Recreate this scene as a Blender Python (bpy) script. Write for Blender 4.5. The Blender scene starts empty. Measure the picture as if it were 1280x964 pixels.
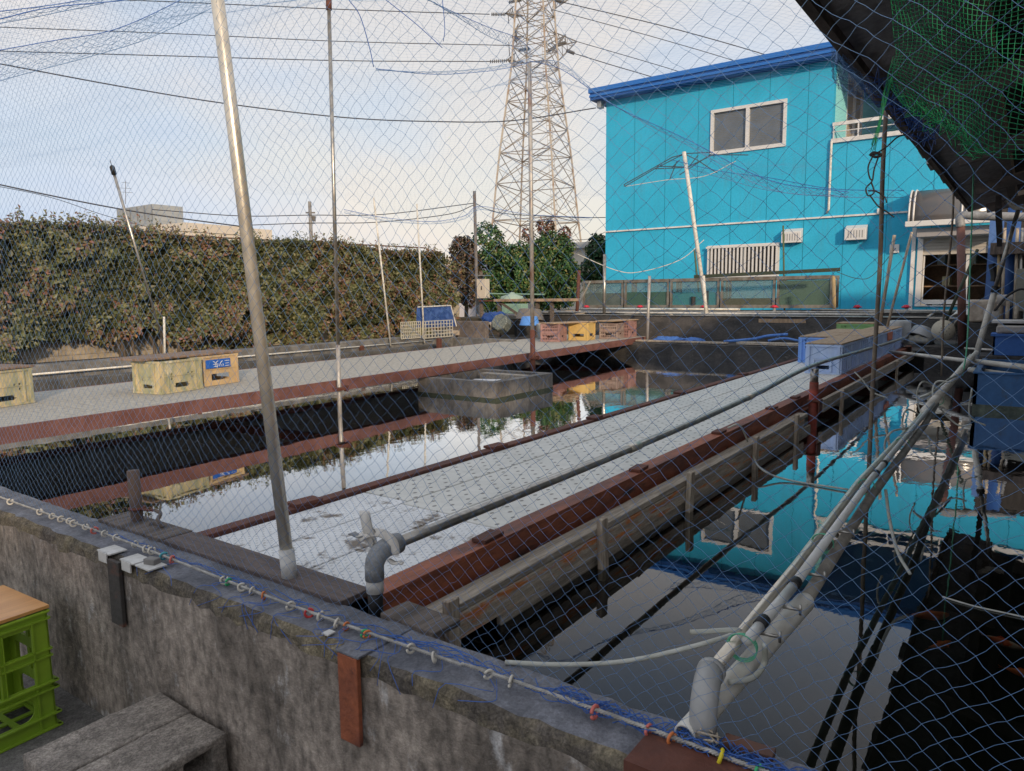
import bpy, math, random
import numpy as np
from mathutils import Vector, Matrix, noise as mnoise
random.seed(7); rng = np.random.default_rng(7)
PI = math.pi
SC = bpy.context.scene; COL = SC.collection
# ---------------------------------------------------------------- survey of the photograph (camera at 1.62 m, axes follow the pond walls)
RM = Matrix(((0.5790039913, 0.1068930446, -0.8082872355), (-0.8152535845, 0.0628094201, -0.5756879099), (-0.0107689808, 0.9922846637, 0.1235118426)))
CAM = Vector((0, 0, 1.62)); FP = 907.4
def ray(px, py): return RM @ Vector((px-640, -(py-482), -FP))
def Pz(px, py, z): r = ray(px, py); return CAM + r*((z-1.62)/r.z)
def Px(px, py, x): r = ray(px, py); return CAM + r*(x/r.x)
def Py(px, py, y): r = ray(px, py); return CAM + r*(y/r.y)
def Pd(px, py, d): return CAM + ray(px, py).normalized()*d
GZ, WATER, WATER_R, DECK, WALL = 0.14, 0.41, 0.50, 0.75, 0.77
# ---------------------------------------------------------------- materials
MATS = {}
def mk(name, col, rough=.6, metal=0., col2=None, sc=6., thr=(.4, .62), st=(1, 1, 1), col3=None, sc3=3., thr3=(.55, .68), st3=None,
       bump=0., bsc=60., spec=.5, alpha=1., var=.12, trans=0., ior=1.45, grit=0.):
    if name in MATS: return MATS[name]
    m = bpy.data.materials.new(name); m.use_nodes = True; MATS[name] = m
    nt = m.node_tree; N = nt.nodes; L = nt.links; b = N['Principled BSDF']
    b.inputs['Roughness'].default_value = rough; b.inputs['Metallic'].default_value = metal
    b.inputs['Specular IOR Level'].default_value = spec; b.inputs['Alpha'].default_value = alpha
    b.inputs['Transmission Weight'].default_value = trans; b.inputs['IOR'].default_value = ior
    tc = N.new('ShaderNodeTexCoord')
    def nz(scale, stv, det=5, rg=.6):
        mp = N.new('ShaderNodeMapping'); mp.inputs['Scale'].default_value = stv
        L.new(tc.outputs['Object'], mp.inputs['Vector'])
        n = N.new('ShaderNodeTexNoise'); n.inputs['Scale'].default_value = scale; n.inputs['Detail'].default_value = det
        n.inputs['Roughness'].default_value = rg; L.new(mp.outputs[0], n.inputs['Vector']); return n.outputs['Fac']
    def mixc(f, a, c):
        x = N.new('ShaderNodeMix'); x.data_type = 'RGBA'; L.new(f, x.inputs[0])
        if isinstance(a, tuple): x.inputs[6].default_value = (*a, 1)
        else: L.new(a, x.inputs[6])
        x.inputs[7].default_value = (*c, 1); return x.outputs[2]
    def ramp(f, lo, hi):
        r = N.new('ShaderNodeMapRange'); r.inputs[1].default_value = lo; r.inputs[2].default_value = hi; L.new(f, r.inputs[0]); return r.outputs[0]
    c = tuple(col)
    if col2 is not None: c = mixc(ramp(nz(sc, st), *thr), c, col2)
    if col3 is not None: c = mixc(ramp(nz(sc3, st3 or st, 7, .7), *thr3), c, col3)
    if var:
        v = ramp(nz(23, st, 4), .3, .7)
        r2 = N.new('ShaderNodeMapRange'); r2.inputs[3].default_value = 1-var; r2.inputs[4].default_value = 1+var; L.new(v, r2.inputs[0])
        h = N.new('ShaderNodeHueSaturation'); L.new(r2.outputs[0], h.inputs['Value'])
        if isinstance(c, tuple): h.inputs['Color'].default_value = (*c, 1)
        else: L.new(c, h.inputs['Color'])
        c = h.outputs[0]
    if grit:
        for sc_, lo, hi in ((150, .36, .64), (60, .3, .7)):
            v = ramp(nz(sc_, (1, 1, 1), 3), lo, hi); r2 = N.new('ShaderNodeMapRange'); r2.inputs[3].default_value = 1-grit; r2.inputs[4].default_value = 1+grit; L.new(v, r2.inputs[0])
            h = N.new('ShaderNodeHueSaturation'); L.new(r2.outputs[0], h.inputs['Value'])
            if isinstance(c, tuple): h.inputs['Color'].default_value = (*c, 1)
            else: L.new(c, h.inputs['Color'])
            c = h.outputs[0]
    if isinstance(c, tuple): b.inputs['Base Color'].default_value = (*c, 1)
    else: L.new(c, b.inputs['Base Color'])
    if bump:
        bp = N.new('ShaderNodeBump'); bp.inputs['Strength'].default_value = bump; bp.inputs['Distance'].default_value = .01
        L.new(nz(bsc, (1, 1, 1)), bp.inputs['Height']); L.new(bp.outputs[0], b.inputs['Normal'])
    return m
# ---------------------------------------------------------------- mesh builder
ORG = {}
def basis(d):
    d = Vector(d).normalized(); u = d.orthogonal().normalized(); return u, d.cross(u), d
class MB:
    def __init__(s): s.v = []; s.f = []; s.m = []; s.cur = 0
    def add(s, vs, fs):
        o = len(s.v); s.v += [tuple(v) for v in vs]
        for f in fs: s.f.append(tuple(i+o for i in f)); s.m.append(s.cur)
        return s
    def box(s, a, b):
        (x0, y0, z0), (x1, y1, z1) = a, b
        return s.add([(x0,y0,z0),(x1,y0,z0),(x1,y1,z0),(x0,y1,z0),(x0,y0,z1),(x1,y0,z1),(x1,y1,z1),(x0,y1,z1)],
            [(0,3,2,1),(4,5,6,7),(0,1,5,4),(1,2,6,5),(2,3,7,6),(3,0,4,7)])
    def obox(s, c, size, M=None):
        c = Vector(c); M = M or Matrix.Identity(3); hx, hy, hz = [q/2 for q in size]
        vs = [c + M @ Vector(p) for p in ((-hx,-hy,-hz),(hx,-hy,-hz),(hx,hy,-hz),(-hx,hy,-hz),(-hx,-hy,hz),(hx,-hy,hz),(hx,hy,hz),(-hx,hy,hz))]
        return s.add(vs, [(0,3,2,1),(4,5,6,7),(0,1,5,4),(1,2,6,5),(2,3,7,6),(3,0,4,7)])
    def bar(s, p, q, w, h, up=(0, 0, 1)):
        p, q = Vector(p), Vector(q); d = (q-p).normalized(); x = d.cross(Vector(up)).normalized(); z = x.cross(d)
        return s.obox((p+q)/2, (w, (q-p).length, h), Matrix((x, d, z)).transposed())
    def tube(s, pts, r, n=8, cap=True):
        pts = [Vector(p) for p in pts]; k = len(pts); rs = r if isinstance(r, (list, tuple)) else [r]*k
        t = [(pts[min(i+1, k-1)]-pts[max(i-1, 0)]).normalized() for i in range(k)]
        u = t[0].orthogonal().normalized(); vs = []
        for i in range(k):
            u = (u - t[i]*u.dot(t[i])).normalized(); w = t[i].cross(u)
            for j in range(n):
                a = 2*PI*j/n; vs.append(pts[i] + (u*math.cos(a) + w*math.sin(a))*rs[i])
        fs = [(i*n+j, i*n+(j+1) % n, (i+1)*n+(j+1) % n, (i+1)*n+j) for i in range(k-1) for j in range(n)]
        if cap: fs += [tuple(range(n))[::-1], tuple((k-1)*n+j for j in range(n))]
        return s.add(vs, fs)
    def lathe(s, c, prof, n=20, axis=(0, 0, 1)):
        u, w, d = basis(axis); c = Vector(c); vs = []; k = len(prof)
        for r, z in prof:
            for j in range(n):
                a = 2*PI*j/n; vs.append(c + d*z + (u*math.cos(a) + w*math.sin(a))*r)
        fs = [(i*n+j, i*n+(j+1) % n, (i+1)*n+(j+1) % n, (i+1)*n+j) for i in range(k-1) for j in range(n)]
        return s.add(vs, fs)
    def torus(s, c, R, r, axis=(0, 0, 1), a0=0., a1=2*PI, n=16, m=6):
        u, w, d = basis(axis); c = Vector(c)
        pts = [c + (u*math.cos(a0+(a1-a0)*i/n) + w*math.sin(a0+(a1-a0)*i/n))*R for i in range(n+1)]
        return s.tube(pts, r, m)
    def prism(s, poly, off):
        n = len(poly); off = Vector(off); vs = [Vector(p) for p in poly] + [Vector(p)+off for p in poly]
        return s.add(vs, [tuple(range(n))[::-1], tuple(range(n, 2*n))] + [(i, (i+1) % n, n+(i+1) % n, n+i) for i in range(n)])
    def panel(s, o, u, v, n, W, H, t, holes=()):
        """a slab W x H, t thick, with rectangular openings (u0,v0,u1,v1); u, v, n are unit axes, n the outer side"""
        o, u, v, n = Vector(o), Vector(u), Vector(v), Vector(n)
        us = sorted({0., W, *[min(max(h[0], 0), W) for h in holes], *[min(max(h[2], 0), W) for h in holes]})
        vs = sorted({0., H, *[min(max(h[1], 0), H) for h in holes], *[min(max(h[3], 0), H) for h in holes]})
        def solid(i, j):
            if i < 0 or j < 0 or i >= len(us)-1 or j >= len(vs)-1: return False
            cu, cv = (us[i]+us[i+1])/2, (vs[j]+vs[j+1])/2
            return not any(h[0] < cu < h[2] and h[1] < cv < h[3] for h in holes)
        P = lambda a, b, c: o + u*a + v*b - n*c
        for i in range(len(us)-1):
            for j in range(len(vs)-1):
                if not solid(i, j): continue
                a, b, c, d = us[i], us[i+1], vs[j], vs[j+1]
                s.add([P(a,c,0),P(b,c,0),P(b,d,0),P(a,d,0)], [(0,1,2,3)])
                s.add([P(a,c,t),P(b,c,t),P(b,d,t),P(a,d,t)], [(3,2,1,0)])
                if not solid(i-1, j): s.add([P(a,c,0),P(a,d,0),P(a,d,t),P(a,c,t)], [(0,1,2,3)])
                if not solid(i+1, j): s.add([P(b,c,0),P(b,d,0),P(b,d,t),P(b,c,t)], [(3,2,1,0)])
                if not solid(i, j-1): s.add([P(a,c,0),P(b,c,0),P(b,c,t),P(a,c,t)], [(3,2,1,0)])
                if not solid(i, j+1): s.add([P(a,d,0),P(b,d,0),P(b,d,t),P(a,d,t)], [(0,1,2,3)])
        return s
    def weld(s):
        key = {}; mp = []; nv = []
        for v in s.v:
            k = (round(v[0], 5), round(v[1], 5), round(v[2], 5))
            if k not in key: key[k] = len(nv); nv.append(v)
            mp.append(key[k])
        s.v = nv; s.f = [tuple(mp[i] for i in f) for f in s.f]; return s
    def build(s, name, mat, parent=None, smooth=False, bevel=0., org=None):
        mats = mat if isinstance(mat, (list, tuple)) else [mat]
        me = bpy.data.meshes.new(name)
        if parent is not None: o0 = ORG[parent]
        elif org is not None: o0 = Vector(org)
        else:
            a = np.array(s.v); o0 = Vector(((a[:,0].min()+a[:,0].max())/2, (a[:,1].min()+a[:,1].max())/2, a[:,2].min()))
        me.from_pydata([(x-o0.x, y-o0.y, z-o0.z) for x, y, z in s.v], [], s.f)
        for m in mats: me.materials.append(m)
        if len(mats) > 1: me.polygons.foreach_set('material_index', s.m)
        if smooth: me.polygons.foreach_set('use_smooth', [True]*len(s.f))
        me.update(); ob = bpy.data.objects.new(name, me); COL.objects.link(ob)
        if parent is not None: ob.parent = parent
        else: ob.location = o0
        ORG[ob] = o0
        if bevel:
            b = ob.modifiers.new('bevel', 'BEVEL'); b.width = bevel; b.segments = 2; b.limit_method = 'ANGLE'
        return ob
def raw_mesh(name, verts, faces, mats, parent=None, midx=None, nper=4, org=None):
    """fast mesh from numpy: verts (n,3), faces (m,nper)"""
    o0 = ORG[parent] if parent is not None else (Vector(org) if org is not None else Vector(((verts[:,0].min()+verts[:,0].max())/2, (verts[:,1].min()+verts[:,1].max())/2, verts[:,2].min())))
    verts = verts - np.array(o0); me = bpy.data.meshes.new(name)
    me.vertices.add(len(verts)); me.vertices.foreach_set('co', verts.astype(np.float32).ravel())
    me.loops.add(faces.size); me.loops.foreach_set('vertex_index', faces.astype(np.int32).ravel())
    me.polygons.add(len(faces)); me.polygons.foreach_set('loop_start', np.arange(0, faces.size, nper, dtype=np.int32))
    me.polygons.foreach_set('loop_total', np.full(len(faces), nper, dtype=np.int32))
    for m in mats: me.materials.append(m)
    if midx is not None: me.polygons.foreach_set('material_index', midx.astype(np.int32))
    me.update(calc_edges=True); me.validate()
    ob = bpy.data.objects.new(name, me); COL.objects.link(ob)
    if parent is not None: ob.parent = parent
    else: ob.location = o0
    ORG[ob] = o0; return ob
def tag(o, label, cat, group=None, kind=None):
    if label: o['label'] = label
    if cat: o['category'] = cat
    if group: o['group'] = group
    if kind: o['kind'] = kind
    return o
def thing(name, label, cat, loc=(0, 0, 0), group=None):
    o = bpy.data.objects.new(name, None); COL.objects.link(o); o.location = loc; o.empty_display_size = .1
    ORG[o] = Vector(loc); return tag(o, label, cat, group)
def struct(o): o['kind'] = 'structure'; return o
def dup(root, loc=None, rz=None, label=None, scale=None):
    r = root.copy(); COL.objects.link(r)
    if loc is not None: r.location = loc
    if rz is not None: r.rotation_euler = (0, 0, rz)
    if scale is not None: r.scale = scale
    if label: r['label'] = label
    for ch in list(root.children):
        c = ch.copy(); COL.objects.link(c); c.parent = r
        for g in list(ch.children):
            d = g.copy(); COL.objects.link(d); d.parent = c
    return r
def bez(p0, p1, p2, p3, n=14):
    out = []
    for i in range(n+1):
        t = i/n; a = 1-t
        out.append(Vector(p0)*a**3 + Vector(p1)*3*a*a*t + Vector(p2)*3*a*t*t + Vector(p3)*t**3)
    return out
def smooth_path(pts, k=6):
    pts = [Vector(p) for p in pts]; out = []
    P = [pts[0]*2-pts[1]] + pts + [pts[-1]*2-pts[-2]]
    for i in range(1, len(P)-2):
        for j in range(k):
            t = j/k; a, b, c, d = P[i-1], P[i], P[i+1], P[i+2]
            out.append(.5*((2*b) + (c-a)*t + (2*a-5*b+4*c-d)*t*t + (3*b-3*c+d-a)*t**3))
    out.append(pts[-1]); return out
def text_mesh(name, body, size, M, mat, parent, depth=.002):
    cu = bpy.data.curves.new(name, 'FONT'); cu.body = body; cu.size = size; cu.extrude = depth; cu.align_x = 'CENTER'; cu.align_y = 'CENTER'
    tmp = bpy.data.objects.new(name+'_curve', cu); COL.objects.link(tmp)
    dg = bpy.context.evaluated_depsgraph_get(); me = bpy.data.meshes.new_from_object(tmp.evaluated_get(dg))
    bpy.data.objects.remove(tmp); me.transform(Matrix.Translation(-ORG[parent]) @ M); me.materials.clear(); me.materials.append(mat)
    ob = bpy.data.objects.new(name, me); COL.objects.link(ob); ob.parent = parent; ORG[ob] = ORG[parent]; return ob

# palette
concrete = mk('weathered_concrete', (.2,.195,.185), .85, col2=(.11,.107,.1), sc=5, col3=(.3,.3,.29), sc3=7, thr3=(.6,.75), bump=.5, bsc=50)
concrete_lt = mk('pale_concrete', (.26,.25,.235), .85, col2=(.14,.135,.13), sc=4, bump=.4, bsc=60, var=.2)
block_c = mk('concrete_block', (.34,.3,.26), .9, col2=(.22,.195,.17), sc=9, col3=(.3,.29,.27), sc3=26, thr3=(.66,.72), bump=.9, bsc=160, var=.25, grit=.3)
rust = mk('rust_steel', (.13,.045,.028), .75, col2=(.1,.042,.032), sc=5, col3=(.26,.09,.045), sc3=8, thr3=(.58,.72), bump=.3, bsc=90, var=.2)
rust_or = mk('orange_rust_steel', (.33,.1,.045), .6, col2=(.15,.05,.033), sc=3.2, st=(.5,2,2), col3=(.06,.034,.03), sc3=6, thr3=(.56,.66), bump=.3, bsc=90, var=.25)
rust_mat = mk('brown_painted_steel', (.2,.095,.08), .65, col2=(.15,.065,.052), sc=6, var=.15, bump=.2)
wood = mk('weathered_wood', (.47,.41,.33), .85, col2=(.29,.25,.2), sc=4, st=(.6,9,9), col3=(.55,.48,.39), sc3=6, thr3=(.55,.75), bump=.5, bsc=70, var=.25)
wood_dk = mk('dark_wet_wood', (.16,.13,.11), .8, col2=(.085,.07,.06), sc=4, st=(.6,8,8), bump=.5, bsc=70, var=.25)
wood_post = mk('pale_wood', (.5,.43,.33), .85, col2=(.28,.22,.17), sc=5, st=(8,8,.8), bump=.5, bsc=70, var=.25)
ply = mk('plywood', (.42,.3,.19), .75, col2=(.3,.21,.135), sc=5, st=(1,5,1), col3=(.2,.15,.11), sc3=9, thr3=(.62,.75), var=.15)
ply_old = mk('old_plywood', (.27,.19,.135), .8, col2=(.17,.12,.09), sc=8, st=(1,4,1), var=.2, bump=.4)
steel = mk('galvanised_steel', (.72,.66,.55), .34, .6, col2=(.6,.55,.46), sc=14, var=.08, bump=.04, bsc=50)
steel_dull = mk('dull_galvanised_steel', (.44,.42,.38), .32, .75, col2=(.3,.28,.25), sc=12, var=.2)
pole_rusty = mk('pole_with_rust', (.42,.4,.37), .5, .4, col2=(.25,.12,.08), sc=4, thr=(.52,.66), st=(1,1,.5), var=.2)
pvc_gray = mk('grey_pvc', (.27,.28,.29), .55, col2=(.17,.175,.18), sc=7, thr=(.45,.65), col3=(.45,.44,.4), sc3=16, thr3=(.58,.68), var=.1, bump=.2, grit=.12)
pvc_white = mk('white_pvc', (.72,.7,.64), .5, col2=(.55,.52,.45), sc=6, st=(1,2,2), col3=(.22,.2,.17), sc3=13, thr3=(.64,.76), var=.08, bump=.1)
white_tape = mk('white_tape', (.66,.65,.62), .7, col2=(.5,.49,.46), sc=20, bump=.4, var=.06)
white_paint = mk('white_paint', (.74,.74,.73), .45, col2=(.6,.59,.57), sc=5, var=.05)
alu = mk('white_aluminium', (.68,.67,.65), .4, .1, var=.04)
black_rubber = mk('black_rubber', (.02,.02,.021), .6, var=.2)
dark_plastic = mk('dark_plastic', (.03,.032,.034), .6, var=.2)
hose_m = mk('translucent_hose', (.5,.51,.46), .4, col2=(.4,.4,.34), sc=20, var=.05)
cord_g = mk('green_cord', (.12,.45,.28), .6, var=.1)
net_blue = mk('blue_twine', (.14,.27,.5), .6, var=.1)
net_dk = mk('dark_blue_twine', (.05,.14,.45), .65, var=.1)
net_green = mk('green_twine', (.012,.22,.09), .55, var=.1)
blue_plas = mk('blue_plastic', (.14,.3,.72), .5, col2=(.24,.38,.72), sc=8, var=.08)
# ================================================================ ground, ponds, water
def rough_prism(prof, y0, y1, step, jit, mb=None, seed=1, axis='y'):
    """profile [(a,z)] swept along an axis with small random wear"""
    mb = mb or MB(); rr = random.Random(seed); n = max(1, int(abs(y1-y0)/step)); k = len(prof); vs = []
    for i in range(n+1):
        t = y0+(y1-y0)*i/n
        for a, z in prof:
            da, dz = rr.gauss(0, jit), rr.gauss(0, jit*.7)
            if z < .2: da = dz = 0
            vs.append((a+da, t, z+dz) if axis == 'y' else (t, a+da, z+dz))
    fs = [(i*k+j, i*k+(j+1) % k, (i+1)*k+(j+1) % k, (i+1)*k+j) for i in range(n) for j in range(k)]
    fs += [tuple(range(k)), tuple(n*k+j for j in range(k))[::-1]]
    return mb.add(vs, fs)
grd = mk('ground_concrete', (.2,.19,.178), .92, col2=(.12,.115,.108), sc=2.2, col3=(.2,.195,.185), sc3=30, thr3=(.58,.72), bump=.6, bsc=120, var=.25, grit=.25)
o = MB().box((-900, -900, GZ-.3), (900, 900, GZ)).build('ground', grd); struct(o)
bot = mk('pond_bottom', (.006,.008,.007), .9)
struct(MB().box((1.2, -6, GZ), (13.2, 8.96, GZ+.03)).build('pond_bottom', bot))
# water: dark, mirror-like, lightly rippled, with what swims under it showing through
wm = bpy.data.materials.new('pond_water'); wm.use_nodes = True; nt = wm.node_tree; N = nt.nodes; L = nt.links
for n_ in list(N): N.remove(n_)
out = N.new('ShaderNodeOutputMaterial'); mx = N.new('ShaderNodeMixShader'); fr = N.new('ShaderNodeFresnel'); fr.inputs['IOR'].default_value = 1.38
gl = N.new('ShaderNodeBsdfGlossy'); gl.inputs['Roughness'].default_value = .012; gl.inputs['Color'].default_value = (.93,.95,.98,1)
tr = N.new('ShaderNodeBsdfTransparent'); tr.inputs['Color'].default_value = (.62,.66,.56,1)
tc = N.new('ShaderNodeTexCoord'); mp = N.new('ShaderNodeMapping'); mp.inputs['Scale'].default_value = (1, 1.6, 1)
n1 = N.new('ShaderNodeTexNoise'); n1.inputs['Scale'].default_value = 5.5; n1.inputs['Detail'].default_value = 3
n2 = N.new('ShaderNodeTexNoise'); n2.inputs['Scale'].default_value = 1.1; n2.inputs['Detail'].default_value = 2
# a breath of wind stirs the far right part of the pond more than the rest
sx = N.new('ShaderNodeSeparateXYZ'); mr = N.new('ShaderNodeMapRange'); mr.inputs[1].default_value = 2.5; mr.inputs[2].default_value = 7.; mr.inputs[3].default_value = .12; mr.inputs[4].default_value = .62
L.new(tc.outputs['Object'], mp.inputs[0]); L.new(mp.outputs[0], n1.inputs[0]); L.new(mp.outputs[0], n2.inputs[0])
L.new(tc.outputs['Object'], sx.inputs[0]); L.new(sx.outputs['X'], mr.inputs[0])
mul = N.new('ShaderNodeMath'); mul.operation = 'MULTIPLY'; L.new(n1.outputs['Fac'], mul.inputs[0]); L.new(mr.outputs[0], mul.inputs[1])
ad = N.new('ShaderNodeMath'); ad.operation = 'ADD'; L.new(mul.outputs[0], ad.inputs[0]); L.new(n2.outputs['Fac'], ad.inputs[1])
bp = N.new('ShaderNodeBump'); bp.inputs['Strength'].default_value = .13; bp.inputs['Distance'].default_value = .011
L.new(ad.outputs[0], bp.inputs['Height']); L.new(bp.outputs[0], gl.inputs['Normal']); L.new(bp.outputs[0], fr.inputs['Normal'])
fm = N.new('ShaderNodeMath'); fm.operation = 'MULTIPLY'; fm.use_clamp = True; fm.inputs[1].default_value = 5.4; fp_ = N.new('ShaderNodeMath'); fp_.operation = 'POWER'; fp_.inputs[1].default_value = 1.6; L.new(fr.outputs[0], fp_.inputs[0]); L.new(fp_.outputs[0], fm.inputs[0]); L.new(fm.outputs[0], mx.inputs[0]); L.new(tr.outputs[0], mx.inputs[1]); L.new(gl.outputs[0], mx.inputs[2]); L.new(mx.outputs[0], out.inputs[0])
o = MB().add([(1.2,1.96,WATER),(13.1,1.96,WATER),(13.1,8.97,WATER),(1.2,8.97,WATER)], [(0,1,2,3)]).build('water', wm, org=(0,0,WATER)); struct(o)
o = MB().add([(1.2,-6,WATER_R),(13.1,-6,WATER_R),(13.1,1.92,WATER_R),(1.2,1.92,WATER_R)], [(0,1,2,3)]).build('water', wm, org=(0,0,WATER_R)); struct(o)
tag(MB().box((1.25, 1.90, GZ), (13.05, 1.98, .60)).build('divider_wall', mk('divider_concrete', (.06,.058,.055), .8, var=.2)), 'low dark divider wall between the two ponds under the centre walkway', 'wall')
# near pond wall, with worn arrises: top pale slate, face dark and streaked, lichen under the lip
wall_m = mk('stained_wall', (.34,.29,.245), .92, col2=(.17,.145,.122), sc=3.1, st=(1,1.5,.9), thr=(.38,.62), col3=(.47,.46,.45), sc3=4.6, thr3=(.58,.7), st3=(1,2.0,1.1), bump=.9, bsc=75, var=.5)
wall_top = mk('wall_top_slate', (.2,.205,.23), .8, col2=(.12,.125,.145), sc=5, col3=(.2,.185,.16), sc3=8, thr3=(.6,.74), bump=.6, bsc=90, var=.25, grit=.15)
lichen = mk('lichen_lip', (.22,.185,.12), .95, col2=(.11,.095,.08), sc=7, col3=(.27,.24,.17), sc3=12, thr3=(.6,.74), bump=1., bsc=110, var=.35, grit=.3)
mb = MB(); rr = random.Random(3); ys = [-3.2+.045*i for i in range(int(14.2/.045))]; k = 7; vs = []
for y in ys:
    j = lambda s=.0035: rr.gauss(0, s)
    w = .006*mnoise.noise(Vector((y*3, 0, 0)))
    vs += [(1.13+w, y, GZ-.05), (1.128+w+j(), y, .45), (1.124+w+j(), y, .722+j(.006)), (1.127+w+j(), y, .752+j()), (1.143+j(), y, WALL-.003+j(.002)), (1.292+j(.002), y, WALL+j(.0015)), (1.31, y, WALL-.02), (1.31, y, GZ-.05)]
k = 8
for i in range(len(ys)-1):
    for q in range(k-1):
        mb.cur = {0: 0, 1: 0, 2: 2, 3: 2, 4: 1, 5: 1, 6: 0}[q]
        mb.add([], []); mb.f.append((i*k+q, (i+1)*k+q, (i+1)*k+q+1, i*k+q+1)); mb.m.append(mb.cur)
mb.v = vs
o = mb.build('pond_wall', [wall_m, wall_top, lichen]); tag(o, 'long stained concrete pond wall in the foreground with a rope along its top', 'wall')
# rusty steel straps let into the wall face
def strap(y, w, z0, z1, mt, label, top=True):
    t = thing('steel_strap', label, 'bracket', (1.12, y, z0), 'rusty straps on the near pond wall')
    m = MB().box((1.108, y-w/2, z0), (1.121, y+w/2, z1)); m.build('plate', mt, t, bevel=.002)
    if top: MB().box((1.108, y-w/2-.006, z1+.001), (1.30, y+w/2+.006, z1+.008)).build('top_flange', wall_top, t, bevel=.002)
p = Px(440, 870, 1.12)
strap(p.y, .068, Px(440, 925, 1.12).z, .765, rust_or, 'wide rusty steel strap on the pond wall face below the grey pipe elbow')
strap(Px(148, 740, 1.12).y, .075, Px(148, 778, 1.12).z, .765, mk('half_rusted', (.055,.05,.046), .8, col2=(.2,.075,.045), sc=2.2, thr=(.5,.6), st=(1,1,2.2), bump=.3, var=.25), 'half rusted steel strap on the near pond wall under the pieces of white tape', top=False)
# white tape pieces at the wall edge
for i, (a, lab) in enumerate([((134, 691), 'leftmost white tape patch folded over the pond wall edge'), ((163, 699), 'middle white tape patch on the pond wall edge above the rusted strap'), ((182, 703), 'thin white tape patch lying flat on the pond wall edge')]):
    q = Px(a[0], a[1], 1.13); m = MB().box((1.115, q.y-.045, .774), (1.175, q.y+.04, .7785))
    if i < 2: m.box((1.112, q.y-.03, .745), (1.1165, q.y+.025, .7785))
    tag(m.build('tape_patch', white_tape), lab, 'tape', 'white tape patches on the pond wall')
q = Pz(190, 700, .79); tag(MB().obox((q.x, q.y, .786), (.03, .045, .022), Matrix.Rotation(.3, 3, 'Z')).build('mortar_lump', concrete_lt, bevel=.004), 'small lump of pale mortar on the pond wall beside the rope rings', 'rubble')
q = Px(410, 797, 1.15); tag(MB().box((1.14, q.y-.012, .773), (1.165, q.y+.012, .7765)).build('tape_scrap', white_tape), 'tiny white tape scrap on the pond wall edge right of the steel pole', 'tape')
# rust angle at the near right corner of the wall
t = thing('rusty_angle', 'rusty steel angle lying on the near end of the pond wall at the bottom edge', 'bracket', (1.15, .42, WALL))
MB().box((1.098, -.2, .66), (1.104, .545, .79)).build('web', rust, t); MB().box((1.1045, -.2, .784), (1.2, .545, .79)).build('flange', rust, t, bevel=.001)
# boards along the inner edge of the wall
tag(MB().obox((1.345, 1.97, .771), (.115, .92, .022)).build('edge_board', mk('brown_board', (.13,.1,.09), .75, col2=(.085,.065,.06), sc=5, st=(9,.8,1), bump=.4, bsc=70, var=.2), bevel=.003), 'brown board between the wall rope and the white deck', 'board')
tag(MB().obox((1.345, 2.66, .772), (.12, .44, .02), Matrix.Rotation(.02, 3, 'Z')).build('edge_board', wood_dk, bevel=.003), 'dark wet board on the wall at the foot of the rusty stub post', 'board')
tag(MB().obox((1.345, 1.265, .772), (.10, .2, .018), Matrix.Rotation(-.05, 3, 'Z')).build('edge_board', wood_dk, bevel=.003), 'dark board lying on the wall at the foot of the grey elbow pipe', 'board')
p = Pz(905, 925, .79); p2 = Pz(968, 945, .79)
tag(MB().bar(p, p2, .03, .014).build('edge_board', mk('red_brown_board', (.2,.1,.07), .8, col2=(.12,.07,.055), sc=5, var=.2), bevel=.002), 'small reddish strip of wood on the wall right of the white pipe elbow', 'board')
# ================================================================ the rope with its rings
rope_m = mk('twisted_rope', (.46,.45,.42), .85, col2=(.3,.29,.27), sc=30, var=.1)
RX, RZ = 1.195, .788
def rope_z(y): return RZ + .006*math.sin(y*3.1) + (.004 if y < 1 else 0)
mb = MB()
for ph in (0, 2*PI/3, 4*PI/3):
    pts = []
    for i in range(900):
        y = -.4 + i*.006; a = ph + y*2*PI/.022
        pts.append((RX+.0026*math.cos(a)+.004*math.sin(y*2), y, rope_z(y)+.0026*math.sin(a)))
    mb.tube(pts, .0026, 4, False)
tag(mb.build('rope', rope_m, smooth=True), 'long twisted white rope stretched along the pond wall top, threaded through small rings', 'rope')
ringc = {'white': mk('white_ring', (.62,.58,.5), .5), 'orange': mk('orange_ring', (.65,.2,.06), .5), 'pink': mk('pink_ring', (.62,.16,.13), .5), 'green': mk('green_ring', (.05,.42,.17), .5),
         'teal': mk('teal_ring', (.08,.36,.42), .5), 'yellow': mk('yellow_ring', (.72,.6,.03), .5), 'red': mk('red_ring', (.55,.05,.05), .5)}
RINGS = [(13,626,'white'),(50,640,'white'),(66,646,'white'),(77,651,'white'),(86,654,'white'),(93,656,'white'),(107,662,'white'),(119,665,'pink'),(131,670,'white'),(145,674,'white'),(168,683,'white'),
         (183,688,'white'),(189,690,'white'),(205,694,'teal'),(216,699,'pink'),(281,726,'white'),(286,727,'green'),(303,734,'white'),(315,739,'white'),(330,745,'orange'),(364,758,'white'),(387,767,'red'),(400,772,'white'),(422,780,'white'),
         (433,784,'orange'),(457,792,'green'),(460,793,'orange'),(513,813,'white'),(543,825,'white'),(611,850,'white'),(638,860,'white'),(744,897,'pink'),(810,924,'pink'),(839,936,'orange'),(900,952,'yellow'),(949,960,'green')]
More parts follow.
